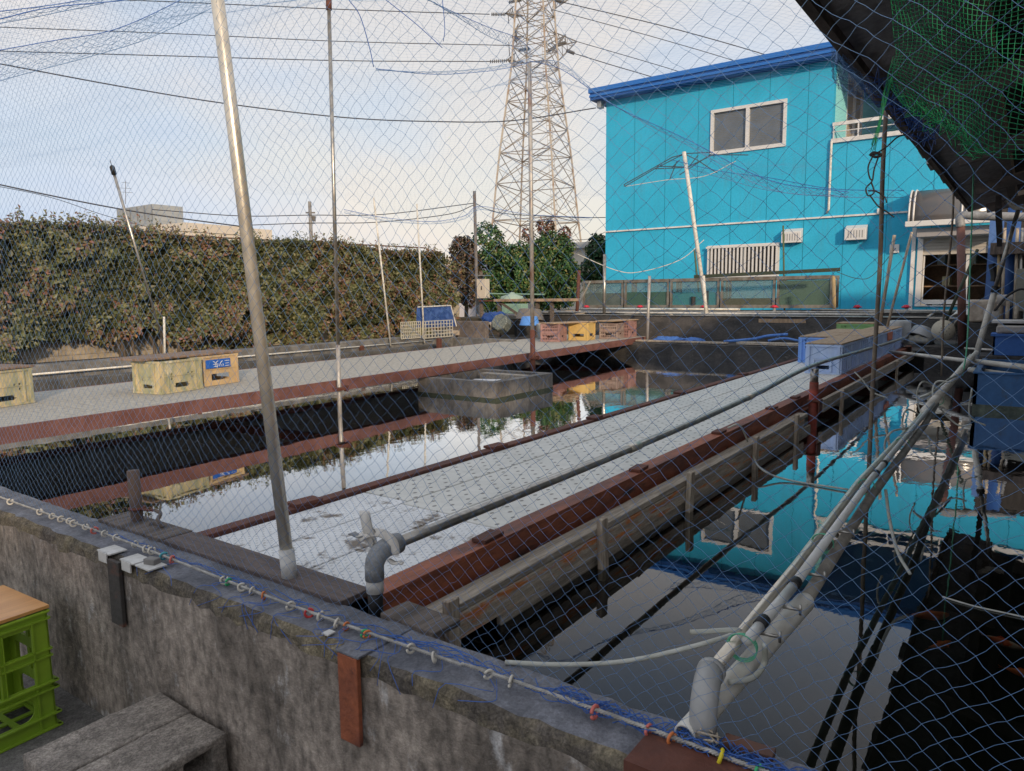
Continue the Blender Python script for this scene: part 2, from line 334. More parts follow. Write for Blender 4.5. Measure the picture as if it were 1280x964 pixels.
LAB = {(119,'pink'): 'tiny pink ring on the rope left of the rusty stub post', (216,'pink'): 'pink ring on the rope beside the teal ring and the mortar lump', (744,'pink'): 'pink ring on the rope farther left of the white pipe elbow, with no ring near',
       (810,'pink'): 'pink ring on the rope just left of an orange one by the white elbow', (205,'teal'): 'teal ring on the rope above the mortar lump', (286,'green'): 'green ring touching a white one on the rope midway along the brown board',
       (457,'green'): 'green ring touching an orange one on the rope below the grey elbow pipe', (949,'green'): 'green ring on the rope at the bottom edge, nearest of all', (330,'orange'): 'orange ring on the rope just left of the tall steel pole foot',
       (433,'orange'): 'lone orange ring on the rope between steel pole and grey elbow pipe', (460,'orange'): 'orange ring touching the green ring below the grey elbow pipe', (839,'orange'): 'orange ring on the rope below the open white pipe end',
       (387,'red'): 'red ring on the rope just right of the tall steel pole foot', (900,'yellow'): 'yellow ring on the rope under the white pipe elbow'}
ring_me = MB().torus((0, 0, 0), .0135, .0042, (0, 1, 0), .35, 2*PI-.25, 16, 7)
first = {}
for i, (px, py, c) in enumerate(RINGS):
    q = Px(px, py, RX); y = q.y
    lab = LAB.get((px, c), 'white plastic ring threaded on the wall rope among others of its kind')
    if c not in first:
        m2 = MB(); m2.add(ring_me.v, ring_me.f); ob = m2.build('rope_ring', ringc[c], smooth=True, org=(0, 0, 0)); first[c] = ob
    else: ob = first[c].copy(); COL.objects.link(ob)
    ob.location = (RX+random.uniform(-.003, .003), y, rope_z(y)-.002); ob.rotation_euler = (random.uniform(-.3, .3), random.uniform(-2.6, .6), random.uniform(-.7, .5)); ob.scale = [random.uniform(.7, .92)]*3
    tag(ob, lab, 'ring', 'small rings on the wall rope')
# ================================================================ centre walkway
def dots_mat(name, col, col2, hole=.018, px=.14, py=.09, dirt=(.2,.17,.13), thr3=(.64,.74), strength=.55):
    m = mk(name, col, .6, .05, col2=col2, sc=3, thr=(.4,.7), col3=dirt, sc3=5, thr3=thr3, bump=.15, bsc=120, var=.07)
    nt = m.node_tree; N = nt.nodes; L = nt.links; b = N['Principled BSDF']
    tc = N.new('ShaderNodeTexCoord'); s = N.new('ShaderNodeSeparateXYZ'); L.new(tc.outputs['Object'], s.inputs[0])
    def M_(op, a, b2=None):
        x = N.new('ShaderNodeMath'); x.operation = op
        for i, q in enumerate((a, b2)):
            if q is None: continue
            if isinstance(q, (int, float)): x.inputs[i].default_value = q
            else: L.new(q, x.inputs[i])
        return x.outputs[0]
    v = M_('DIVIDE', s.outputs['Y'], py); row = M_('FLOOR', v); fy = M_('SUBTRACT', M_('FRACT', v), .5)
    odd = M_('MULTIPLY', M_('MODULO', M_('ABSOLUTE', row), 2.), .5)
    u = M_('ADD', M_('DIVIDE', s.outputs['X'], px), odd); fx = M_('SUBTRACT', M_('FRACT', u), .5)
    dx = M_('MULTIPLY', fx, px); dy = M_('MULTIPLY', fy, py*1.5)
    d = M_('SQRT', M_('ADD', M_('MULTIPLY', dx, dx), M_('MULTIPLY', dy, dy)))
    mr = N.new('ShaderNodeMapRange'); mr.inputs[1].default_value = hole*.75; mr.inputs[2].default_value = hole; mr.inputs[3].default_value = strength; mr.inputs[4].default_value = 0; L.new(d, mr.inputs[0])
    src = b.inputs['Base Color'].links[0].from_socket
    x = N.new('ShaderNodeMix'); x.data_type = 'RGBA'; L.new(mr.outputs[0], x.inputs[0]); L.new(src, x.inputs[6]); x.inputs[7].default_value = (.07, .06, .05, 1)
    L.new(x.outputs[2], b.inputs['Base Color']); return m
deck_far = dots_mat('perforated_deck', (.68,.67,.62), (.55,.55,.51), .0135, .105, .052, thr3=(.63,.76), strength=.75)
deck_near = dots_mat('dirty_white_deck', (.76,.77,.77), (.64,.65,.65), .006, .03, .022, dirt=(.19,.155,.12), thr3=(.55,.62), strength=.4)
t = thing('walkway', 'long white plank walkway running away through the middle of the pond', 'walkway', (1.42, 1.95, DECK))
xs0 = [1.425, 2.12]; ends = [2.12, 4.0, 5.85, 7.7, 9.55, 11.4, 13.0]
for r, (a, b) in enumerate([(1.58, 1.846), (1.852, 2.117), (2.123, 2.385)]):
    o = MB().box((1.425, a, .728), (2.116+.04*r, b, DECK)).build('plank', deck_near, t, bevel=.004); o['label'] = 'stained near end plank'
    for i in range(len(ends)-1):
        a0 = ends[i]+.04*r*(i == 0)+.004
        MB().box((a0, a, .728+random.uniform(0, .003)), (ends[i+1]-.003, b, DECK+random.uniform(0, .003))).build('plank', deck_far, t, bevel=.004)
m = MB().box((1.40, 2.392, .70), (13.0, 2.455, .765)).box((1.40, 2.45, .64), (13.0, 2.457, .7)); m.build('left_beam', rust, t, bevel=.004)
m = MB().box((1.40, 1.49, .745), (13.0, 1.572, .757)).box((1.40, 1.49, .655), (13.0, 1.50, .744)).box((1.40, 1.47, .645), (13.0, 1.56, .654)); m.build('right_beam', rust_or, t)
for q in range(6): MB().box((2.2+q*2.0, 1.6, .60), (2.28+q*2.0, 2.39, .725)).build('cross_beam', rust, t)
for x in (1.9, 3.24, 4.39, 5.9, 7.6): MB().obox((x, 2.425, .773), (.13, .075, .014), Matrix.Rotation(random.uniform(-.1, .1), 3, 'Z')).build('clamp_plate', rust, t, bevel=.002)
for x in (1.99, 3.22, 4.36, 5.49, 6.15): MB().obox((x, 1.53, .765), (.12, .06, .014), Matrix.Rotation(random.uniform(-.1, .1), 3, 'Z')).build('clamp_plate', rust, t, bevel=.002)
MB().box((3.5, 1.44, GZ), (3.58, 1.52, .59)).box((9.5, 1.44, GZ), (9.58, 1.52, .59)).box((3.5, 2.36, GZ), (3.58, 2.44, .64)).box((9.5, 2.36, GZ), (9.58, 2.44, .64)).build('support', concrete, t)
# weathered timber edging outside the right beam
wood_st = mk('orange_stained_wood', (.52,.44,.34), .85, col2=(.32,.27,.21), sc=4, st=(.7,8,8), col3=(.6,.21,.06), sc3=2.4, thr3=(.53,.6), st3=(1.1,3,9), bump=.5, bsc=70, var=.25)
t = thing('timber_edging', 'weathered timber edging on stakes along the right side of the walkway', 'edging', (1.5, 1.4, .5))
MB().bar((1.36, 1.43, .655), (6.0, 1.43, .65), .08, .028).build('top_rail', wood, t, bevel=.004)
MB().bar((1.4, 1.40, .595), (5.9, 1.40, .59), .022, .085).build('board', wood_st, t, bevel=.003)
MB().bar((1.9, 1.42, .52), (6.2, 1.42, .515), .02, .05).build('lower_board', wood, t, bevel=.003)
MB().bar((6.6, 1.42, .64), (12.6, 1.42, .65), .035, .11).build('far_rail', wood, t, bevel=.003)
for x in (1.6, 2.56, 3.5, 4.6, 5.6, 7.2, 8.8, 10.6):
    MB().obox((x, 1.373, .58), (.052, .028, .26), Matrix.Rotation(random.uniform(-.03, .03), 3, 'X')).build('stake', wood_post, t, bevel=.004)
m = MB()
for i in range(18): m.tube([(1.37+i*.011, 1.375, .44), (1.37+i*.011, 1.375, .64)], .0012, 4)
for i in range(16): m.tube([(1.365, 1.3735, .45+i*.012), (1.565, 1.3735, .45+i*.012)], .0012, 4)
tag(m.build('wire_mesh', steel_dull), 'small square of wire mesh closing the gap under the timber edging by the wall', 'mesh')
# ================================================================ hand-rail pipe with grey elbow
t = thing('pipe_rail', 'steel pipe rail with grey elbow running low along the white walkway', 'pipe', (1.35, 1.42, .75))
ex, ey = 1.335, 1.42
MB().tube([(ex, ey, .74), (ex, ey, .832)], .021, 18).build('base_sleeve', black_rubber, t, smooth=True)
MB().tube([(ex, ey, .815), (ex, ey, .856)], .0242, 18).build('tape_band', white_tape, t, smooth=True)
m = MB(); pts = [(ex, ey, .85), (ex, ey, .885)] + [(ex+.05-.05*math.cos(a), ey, .885+.042*math.sin(a)) for a in [PI/2*i/8 for i in range(1, 9)]] + [(ex+.075, ey, .927)]
m.tube(pts, [.0262]*3+[.027]*(len(pts)-4)+[.0265], 20); m.lathe((ex+.07, ey, .927), [(.025, 0), (.0295, 0), (.0295, .024), (.019, .024)], 20, (1, 0, 0)); m.build('elbow', pvc_gray, t, smooth=True)
rp = [(ex+.07, ey, .927), (3.0, 1.425, .93), (4.6, 1.43, .955), (6.3, 1.45, 1.01), (8.5, 1.455, .985), (10.5, 1.48, .95), (12.7, 1.5, .93)]
MB().tube(smooth_path(rp, 5), .0162, 16).build('pipe', steel_dull, t, smooth=True)
MB().tube([(2.9, 1.4247, .9295), (3.0, 1.425, .93)], .0195, 14).tube([(4.6, 1.43, .955), (4.68, 1.4306, .9575)], .0195, 14).build('coupling', steel, t, smooth=True)
t = thing('rail_post', 'short red painted post carrying the pipe rail beside the walkway', 'post', (6.3, 1.35, WATER-.2))
red_p = mk('faded_red_paint', (.33,.06,.04), .7, col2=(.16,.05,.035), sc=9, var=.2)
MB().tube([(6.3, 1.42, GZ), (6.3, 1.42, .88)], .036, 14).build('post', red_p, t, smooth=True)
MB().tube([(6.3, 1.42, .875), (6.3, 1.42, .99)], .032, 14).build('sleeve', steel_dull, t, smooth=True)
MB().box((6.25, 1.36, .72), (6.36, 1.46, .735)).box((6.25, 1.36, .63), (6.36, 1.372, .72)).build('clamp', rust, t)
# strips of white cloth and tape tied to the elbow
cloth_w = mk('soiled_white_cloth', (.78,.75,.69), .85, col2=(.6,.56,.5), sc=14, var=.1)
def ribbon(pts, w, th, nrm):
    m = MB(); pts = smooth_path(pts, 5); nrm = Vector(nrm)
    k = len(pts); vs = []
    for i, p in enumerate(pts):
        d = (pts[min(i+1, k-1)]-pts[max(i-1, 0)]).normalized(); s = d.cross(nrm).normalized()*w/2*(1-.25*abs(2*i/(k-1)-1)**4); n = s.cross(d).normalized()*th/2
        vs += [p-s-n, p+s-n, p+s+n, p-s+n]
    fs = [(4*i+j, 4*i+(j+1) % 4, 4*i+4+(j+1) % 4, 4*i+4+j) for i in range(k-1) for j in range(4)] + [(3,2,1,0), tuple(4*(k-1)+j for j in range(4))]
    return m.add(vs, fs)
t = thing('knotted_strip', 'soiled white strips knotted round the grey elbow pipe', 'strip', (1.34, 1.42, .93))
ribbon([(1.36,1.445,.93),(1.352,1.447,.955),(1.345,1.452,.985),(1.345,1.462,1.03),(1.35,1.463,1.012)], .03, .005, (1,.4,0)).build('upright_strip', cloth_w, t, smooth=True)
ribbon([(1.33,1.47,.955),(1.34,1.46,.967),(1.36,1.44,.972),(1.375,1.42,.967),(1.385,1.395,.945),(1.38,1.38,.915)], .026, .005, (-.6,-.3,1)).build('strap', cloth_w, t, smooth=True)
MB().torus((1.352, 1.452, .975), .016, .0016, (1, .5, .4)).torus((1.35, 1.45, .955), .018, .0016, (1, -.2, .4)).build('wire_loop', steel_dull, t)
ribbon([(1.37,1.40,.90),(1.375,1.385,.892),(1.38,1.37,.895),(1.385,1.36,.892)], .02, .004, (0,0,1)).build('loose_end', cloth_w, t, smooth=True)
ribbon([(1.34,1.462,.965),(1.335,1.478,.962),(1.33,1.495,.968),(1.33,1.505,.965)], .022, .004, (0,0,1)).build('loose_end', pvc_gray, t, smooth=True)
# ================================================================ tall leaning steel pole
t = thing('leaning_pole', 'tall shiny steel pole leaning left, white tape round its foot', 'pole', (1.325, 1.775, .76))
b0 = Vector((1.325, 1.775, .762)); b1 = Px(272, 0, 1.34); d = (b1-b0).normalized()
MB().tube([b0, b0+d*3.0], .0192, 24).build('tube', steel, t, smooth=True)
MB().tube([b0+d*.01, b0+d*.105], .0235, 20).build('tape_sleeve', white_tape, t, smooth=True)
# rusty stub post
t = thing('stub_post', 'short rusty steel stub post standing on the pond wall at left', 'post', (1.36, 2.73, .7))
MB().tube([(1.36, 2.73, .6), (1.36, 2.74, .975)], .022, 16).build('tube', mk('stub_rust', (.13,.085,.06), .75, col2=(.05,.045,.05), sc=6, st=(1,1,.6), col3=(.25,.12,.06), sc3=9, thr3=(.56,.7), bump=.3), t, smooth=True)
m = MB().torus((1.36, 2.73, .83), .026, .006, (0, 0, 1)); m.tube([(1.36, 2.705, .83), (1.37, 2.66, .83), (1.375, 2.63, .835)], .005, 6); m.build('wire_tie', rust, t, smooth=True)
tag(MB().tube(smooth_path([(1.375,2.63,.835),(1.38,2.60,.825),(1.36,2.585,.81),(1.365,2.56,.785),(1.37,2.60,.785),(1.36,2.64,.785)], 4), .007, 6).build('old_rag', wood_dk, smooth=True), 'dark tangle of old rag hanging beside the rusty stub post', 'rag')
q0 = Px(200, 640, 1.4)
# ================================================================ far walkway
fa, fb = Pz(0, 535, DECK), Pz(806, 421, DECK); dv = (fb-fa).normalized(); nv = Vector((-dv.y, dv.x, 0))
FW = lambda s, w, z=DECK: Vector((fa.x, fa.y, 0)) + dv*s + nv*w + Vector((0, 0, z))
deck_gray = mk('speckled_grey_deck', (.45,.43,.38), .8, col2=(.34,.325,.285), sc=26, col3=(.27,.25,.21), sc3=11, thr3=(.56,.7), bump=.3, bsc=150, var=.2)
t = thing('walkway', 'grey walkway with a long brown beam crossing the far side of the pond', 'walkway', (fa.x, fa.y, DECK))
def fbox(s0, s1, w0, w1, z0, z1): 
    P = [FW(s0, w0, z0), FW(s1, w0, z0), FW(s1, w1, z0), FW(s0, w1, z0)]; return P, Vector((0, 0, z1-z0))
for i in range(9):
    s0 = -2.5+i*1.62; m = MB().prism(*fbox(s0+.004, s0+1.616, .02, 1.0, .715, DECK)); m.build('deck_panel', deck_gray, t)
    m = MB().prism(*fbox(s0+.004, s0+1.616, 1.006, 1.9, .715, DECK)); m.build('deck_panel', deck_gray, t)
MB().prism(*fbox(-2.5, 12.1, -.012, .014, .635, .752)).prism(*fbox(-2.5, 12.1, .014, .09, .635, .645)).build('front_beam', rust_mat, t)
MB().prism(*fbox(-2.5, 12.1, 1.905, 1.95, .655, .75)).build('back_beam', rust_mat, t)
for s in (-1, 2.9, 6.8, 10.5): MB().prism(*fbox(s, s+.08, .1, 1.9, .62, .712)).build('cross_beam', rust, t)
# the two tall posts clamped to it
def tall_post(px, py, tx, ty, x, r, rusty, label, cap):
    b = Px(px, py, x); tp = Px(tx, ty, x); t = thing('tall_post', label, 'post', (b.x, b.y, GZ), 'tall posts clamped to the far walkway')
    d = (tp-b).normalized(); foot = b + d*((GZ-b.z)/d.z)
    if rusty: MB().tube([foot, b+d*.42], r*1.25, 14).build('rusty_foot', rust, t, smooth=True)
    else: MB().tube([foot, b+d*.45], r*1.2, 14).build('rusty_foot', pole_rusty, t, smooth=True)
    MB().tube([b+d*.3, tp], r, 14).build('tube', steel_dull if not rusty else pole_rusty, t, smooth=True)
    if cap: MB().tube([tp-d*.06, tp+d*.03], r*1.5, 14).build('cap', rust, t, smooth=True)
    c = Vector((b.x, b.y-.02, .70)); m = MB().obox(c, (.13, .09, .03)).obox(c+Vector((.05, -.03, 0)), (.02, .05, .06)); m.build('clamp', rust, t)
    return b, tp
pb1, pt1 = tall_post(424, 487, 411, 4, 4.93, .0185, False, 'tall thin galvanised post clamped to the far walkway, well left of the pylon', True)
pb2, pt2 = tall_post(666, 448, 662, 78, 8.85, .03, True, 'tall rust streaked post on the far walkway standing in front of the pylon', False)
# ================================================================ square concrete basin in the pond
t = thing('concrete_basin', 'open square concrete basin standing in the pond before the far walkway', 'basin', (7.25, 5.55, GZ))
basin_c = mk('basin_concrete', (.25,.23,.205), .9, col2=(.13,.12,.11), sc=3, st=(1,1,.5), col3=(.27,.26,.24), sc3=5, thr3=(.58,.72), bump=.5, bsc=60, var=.3)
x0, x1, y0, y1 = 6.62, 7.85, 4.95, 6.15; th = .12
m = MB(); m.box((x0, y0, GZ), (x0+th, y1, .625)).box((x1-th, y0, GZ), (x1, y1, .625)).box((x0+th, y0, GZ), (x1-th, y0+th, .625)).box((x0+th, y1-th, GZ), (x1-th, y1, .625)); m.build('wall', basin_c, t)
MB().box((x0+th, y0+th, GZ), (x1-th, y1-th, .47)).build('fill', mk('wet_fill', (.08,.08,.075), .3, var=.2), t)
MB().box((x0-.004, y0-.004, WATER-.05), (x1+.004, y0-.001, WATER+.035)).box((x0-.004, y0-.001, WATER-.05), (x0-.001, y1, WATER+.03)).build('waterline_algae', mk('algae', (.05,.06,.04), .7, var=.3), t)
MB().obox((7.1, 5.5, .545), (.5, .35, .03), Matrix.Rotation(.4, 3, 'Z')).build('loose_lid', white_paint, t); MB().box((7.55, 5.2, .47), (7.7, 5.9, .6)).build('ledge', wood, t)
# ================================================================ low channel wall behind the far walkway with its white pipe
t = thing('channel_wall', 'low dark concrete channel wall behind the far walkway, white pipe on top', 'wall', (7, 9.2, GZ))
rough_prism([(8.98, GZ), (8.98, .70), (8.99, .715), (9.15, .72), (9.16, .70), (9.16, GZ)], -2, 10.6, .1, .003, seed=5, axis='x').build('front_kerb', mk('dark_kerb', (.1,.097,.09), .85, col2=(.055,.053,.05), sc=3, bump=.4, var=.3), t)
rough_prism([(9.35, GZ), (9.35, .86), (9.36, .87), (9.52, .875), (9.53, GZ)], -2, 11.2, .1, .003, seed=6, axis='x').build('back_kerb', concrete, t)
MB().box((-2, 9.17, GZ), (10.6, 9.34, .55)).build('channel_floor', concrete, t)
t = thing('white_pipe', 'long thin white pipe running along the channel behind the far walkway', 'pipe', (7, 9.1, .8))
MB().tube([(1.5, 9.27, .775), (10.5, 9.33, .775)], .013, 10).build('pipe', pvc_white, t, smooth=True)
for x in (3.0, 5.55, 8.6): MB().box((x, 9.25, .69), (x+.04, 9.33, .79)).build('saddle', rust, t)
# block wall and hedge
bw = mk('block_wall', (.42,.36,.27), .9, col2=(.3,.26,.2), sc=3, bump=.4, bsc=60, var=.2)
m = MB()
for r in range(8):
    z = GZ+.2*r; xo = -1 + (.2 if r % 2 else 0)
    for i in range(40): m.box((xo+.4*i+.004, 12.53, z+.003), (xo+.4*i+.396, 12.65, z+.197))
m.box((-1, 12.545, GZ), (15.2, 12.64, GZ+1.59)); tag(m.build('block_wall', bw), 'low tan block wall glimpsed through the foot of the hedge', 'wall')
struct(MB().box((-2, 9.54, GZ), (15.0, 12.52, .66)).build('soil_bed', mk('soil', (.09,.075,.055), .95, col2=(.05,.045,.035), sc=4, bump=.8, var=.3)))
# ================================================================ foliage
def leaf_mat(name, cols, rough=.45, clump=0.):
    m = bpy.data.materials.new(name); m.use_nodes = True; nt = m.node_tree; b = nt.nodes['Principled BSDF']
    g = nt.nodes.new('ShaderNodeNewGeometry'); r = nt.nodes.new('ShaderNodeValToRGB'); e = r.color_ramp.elements
    while len(e) < len(cols): e.new(.5)
    for i, (p, c) in enumerate(cols): e[i].position = p; e[i].color = (*c, 1)
    src = g.outputs['Random Per Island']
    if clump:
        tc = nt.nodes.new('ShaderNodeTexCoord'); n = nt.nodes.new('ShaderNodeTexNoise'); n.inputs['Scale'].default_value = 1.6; n.inputs['Detail'].default_value = 4; nt.links.new(tc.outputs['Object'], n.inputs[0])
        mr = nt.nodes.new('ShaderNodeMapRange'); mr.inputs[1].default_value = .33; mr.inputs[2].default_value = .67; nt.links.new(n.outputs['Fac'], mr.inputs[0])
        mxx = nt.nodes.new('ShaderNodeMix'); mxx.inputs[0].default_value = clump; nt.links.new(src, mxx.inputs[2]); nt.links.new(mr.outputs[0], mxx.inputs[3]); src = mxx.outputs[0]
    nt.links.new(src, r.inputs[0]); nt.links.new(r.outputs[0], b.inputs['Base Color'])
    b.inputs['Roughness'].default_value = rough; b.inputs['Specular IOR Level'].default_value = .4
    return m
def leaves(name, P, Nn, size, mat, parent=None, wid=.5, org=None, spread=.7):
    n = len(P); Nn = Nn + rng.normal(0, spread, (n, 3)); Nn /= np.linalg.norm(Nn, axis=1)[:, None]
    a = rng.normal(0, 1, (n, 3)); a[:, 2] -= .35; a -= Nn*(a*Nn).sum(1)[:, None]; a /= np.linalg.norm(a, axis=1)[:, None]
    b = np.cross(Nn, a); s = (size*rng.uniform(.65, 1.3, n))[:, None]
    base = P; tip = P + a*s + Nn*(-.15*s); l = P + a*s*.45 + b*s*wid*.5 + Nn*s*.1; r = P + a*s*.45 - b*s*wid*.5 + Nn*s*.1
    V = np.stack([base, r, tip, l], 1).reshape(-1, 3); i = np.arange(n)*4
    Fc = np.concatenate([np.stack([i, i+1, i+2], 1), np.stack([i, i+2, i+3], 1)])
    return raw_mesh(name, V, Fc, [mat], parent, nper=3, org=org)
def fnoise(P, sc, off=0.):
    return np.array([mnoise.noise(Vector((p[0]*sc+off, p[1]*sc, p[2]*sc))) for p in P])
hed = leaf_mat('hedge_leaf', [(0,(.045,.055,.028)),(.28,(.095,.115,.045)),(.48,(.19,.18,.075)),(.6,(.085,.09,.046)),(.72,(.23,.105,.075)),(.84,(.14,.13,.06)),(1,(.36,.19,.09))], clump=.5)
t = thing('hedge', 'long dense hedge with reddish and green leaves behind the far walkway', 'hedge', (6, 9.8, GZ))
N_ = 80000; X = rng.uniform(1.2, 11.6, N_); Z = rng.uniform(.78, 2.62, N_)
base = np.stack([X, np.full(N_, 9.6), Z], 1)
n1_ = fnoise(base, 1.5); n2_ = fnoise(base, 4.8, 9.)
topz = 2.47 + .05*np.sin(X*1.7) + .07*fnoise(np.stack([X, X*0, X*0], 1), 5.5, 2.) + .07*np.interp(X, [1, 11.6], [1, 0]) + .05*n1_
topz = np.where(X > 10.9, topz - (X-10.9)*.25, topz)
depth = rng.exponential(.05, N_)
roundt = np.clip((Z-(topz-.22))/.22, 0, 1); Yh = 9.70 - .30*n1_ - .24*n2_ + depth + .2*roundt**2 + .12*np.clip((1.15-Z)/.4, 0, 1)
# ragged foot: gaps where the block wall shows
foot = .93 + .12*fnoise(np.stack([X, X*0, X*0], 1), 2.1, 3.) 
gap = np.maximum(np.exp(-((X-4.15)/.42)**2)*.42, np.exp(-((X-5.1)/.36)**2)*.33)
n3_ = fnoise(base, 2.6, 4.)
keep = (Z < topz+.05*n2_) & (Z > foot+gap - .12*(X > 6)) & (n3_ + .5*n2_ > -.36)
FAR = lambda Q: np.array(CAM)+(Q-np.array(CAM))*1.25
P = FAR(np.stack([X, Yh, Z], 1)[keep]); Nn = np.tile(np.array([[-.15, -1, .35]]), (len(P), 1)); Nn[:, 2] += roundt[keep]*1.2
leaves('foliage', P, Nn, .078, hed, t, wid=.62)
ns = 260; Xs = rng.uniform(1.3, 11.2, ns); sh_ = []; 
for x_ in Xs:
    h_ = rng.uniform(.05, .2); k_s = int(5+h_*50); q_ = np.linspace(0, 1, k_s); sh_.append(np.stack([x_+.05*q_*rng.normal()+rng.normal(0,.012,k_s), 9.72+rng.normal(0,.012,k_s)+.0*q_, 2.45+.05*np.sin(x_*1.7)+.07*np.interp(x_, [1, 11.6], [1, 0])+h_*q_], 1))
sh_ = FAR(np.concatenate(sh_)); leaves('top_shoots', sh_, np.tile(np.array([[0, -.8, .6]]), (len(sh_), 1)), .06, hed, t, wid=.45)
M2 = 12000; Xt = rng.uniform(1.2, 11.3, M2); Pt = np.stack([Xt, rng.uniform(9.7, 10.0, M2), 2.47+.05*np.sin(Xt*1.7)+.07*np.interp(Xt, [1, 11.6], [1, 0]) + rng.normal(0, .03, M2)-.03], 1)
leaves('top_foliage', FAR(Pt), np.tile(np.array([[0, -.3, 1.]]), (M2, 1)), .06, hed, t, wid=.62)
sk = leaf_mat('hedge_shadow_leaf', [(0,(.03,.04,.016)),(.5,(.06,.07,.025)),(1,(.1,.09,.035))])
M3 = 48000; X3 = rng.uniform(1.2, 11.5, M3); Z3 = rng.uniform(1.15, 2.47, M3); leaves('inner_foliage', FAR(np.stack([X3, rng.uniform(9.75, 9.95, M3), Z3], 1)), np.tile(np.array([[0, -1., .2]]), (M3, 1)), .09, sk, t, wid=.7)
bark = mk('bark', (.13,.1,.07), .9, col2=(.07,.055,.04), sc=8, st=(2,2,.5), bump=.6, bsc=50)
for x in (4.75, 4.85, 4.98, 5.2, 5.32, 5.55, 3.6, 3.3, 6.1):
    MB().tube(smooth_path([Vector(FAR(np.array(q_))) for q_ in ((x, 9.78, .6), (x+random.uniform(-.05,.05), 9.72, .95), (x+random.uniform(-.14,.14), 9.84, 1.35), (x+random.uniform(-.2,.2), 9.92, 1.7))], 4), [.03]*4+[.024]*4+[.018]*4+[.01], 7).build('trunk', bark, t, smooth=True)
m = MB()
for i in range(60):
    x = random.uniform(1.5, 11.2); z = random.uniform(1.0, 2.2); m.tube([Vector(FAR(np.array((x, 9.85, z)))), Vector(FAR(np.array((x+random.uniform(-.2,.2), 9.7, z+random.uniform(.1,.3)))))], [.008, .003], 5)
m.build('twig', bark, t)
# fence rail seen just above the hedge
t = thing('rusty_fence_rail', 'thin rusty rail showing along the top of the hedge', 'rail', (8, 10.2, GZ))
MB().tube([(6.1, 12.75, 2.745), (14.4, 13.0, 2.87)], .015, 8).build('rail', rust, t)
for x in (6.2, 8.2, 10.2, 12.2, 14.1): MB().tube([(x, 12.75+(x-6)*.03, GZ), (x, 12.75+(x-6)*.03, 2.745+(x-6)*.015)], .012, 6).build('upright', rust, t)
def tree(name, label, cat, lobes, leafm, n, size, trunk, group=None, wid=.5):
    c = Vector(trunk[0]); t = thing(name, label, cat, c, group)
    Ps, Ns = [], []
    vol = sum(r[0]*r[1]*r[2] for _, r in lobes)
    for (c0, r) in lobes:
        k = int(n*r[0]*r[1]*r[2]/vol); d = rng.normal(0, 1, (k, 3)); d /= np.linalg.norm(d, axis=1)[:, None]
        rad = 1 - np.abs(rng.normal(0, .16, k)); bump_ = 1 + .28*fnoise(d*1.0+np.array(c0), 2.3)
        P = np.array(c0) + d*np.array(r)*(rad*bump_)[:, None]
        cl = fnoise(P, 3.0, 5.); keep = cl > -.22
        Ps.append(P[keep]); Ns.append(d[keep])
    P = np.concatenate(Ps); Nn = np.concatenate(Ns); Nn[:, 2] += .4
    leaves('crown', P, Nn, size, leafm, t, wid=wid, spread=.6)
    tk = MB(); tk.tube(smooth_path(trunk, 4), list(np.linspace(.09, .035, (len(trunk)-1)*4+1)), 9)
    top = Vector(trunk[-1])
    for (c0, r) in lobes:
        for _ in range(5):
            e = Vector(c0) + Vector((random.uniform(-.75,.75)*r[0], random.uniform(-.75,.75)*r[1], random.uniform(-.3,.85)*r[2]))
            s = Vector(trunk[1]).lerp(top, random.random()); mid = (s+e)/2 + Vector((0,0,-.1)); tk.tube([s, mid, e], [.03, .02, .008], 6)
    tk.build('trunk', bark, t, smooth=True); return t
dg_ = leaf_mat('dark_green_leaf', [(0,(.018,.05,.018)),(.35,(.03,.09,.03)),(.6,(.05,.13,.035)),(.8,(.1,.15,.035)),(.93,(.17,.15,.04)),(1,(.05,.1,.03))])
pur = leaf_mat('purple_leaf', [(0,(.03,.028,.022)),(.4,(.07,.05,.04)),(.7,(.1,.1,.04)),(.85,(.14,.06,.04)),(1,(.2,.13,.05))])
def lobe(px, py, x, r): return (tuple(Px(px, py, x)), r)
tree('shrub', 'dark reddish shrub at the right end of the hedge beside the meter post', 'shrub', [lobe(583, 345, 17.5, (.5,.42,.95)), lobe(578, 315, 17.6, (.4,.35,.55))], pur, 7000, .1, [tuple(Px(583, 420, 17.5)), tuple(Px(583, 390, 17.5)), tuple(Px(583, 340, 17.5))], wid=.6)
tree('bushy_tree', 'tall green bushy tree just right of the grey meter box post', 'tree', [lobe(622, 350, 19.5, (.9,.8,1.2)), lobe(610, 305, 19.5, (.6,.5,.7)), lobe(640, 335, 19.3, (.6,.6,.8)), lobe(650, 345, 19.5, (.7,.6,.95)), lobe(662, 318, 19.6, (.35,.35,.4))], dg_, 15000, .12, [tuple(Px(620, 430, 19.5)), tuple(Px(620, 390, 19.5)), tuple(Px(618, 320, 19.5))])
tree('bushy_tree', 'broad green bushy tree in front of the foot of the pylon', 'tree', [lobe(682, 345, 20.5, (1.0,1.0,1.15)), lobe(690, 315, 20.5, (.75,.7,.65)), lobe(705, 350, 20.2, (.6,.55,.85)), lobe(665, 330, 20.6, (.6,.5,.6))], dg_, 18000, .12, [tuple(Px(685, 430, 20.5)), tuple(Px(686, 390, 20.5)), tuple(Px(688, 320, 20.5))])
red_l = leaf_mat('red_tip_leaf', [(0,(.06,.07,.03)),(.5,(.2,.1,.06)),(1,(.24,.07,.045))])
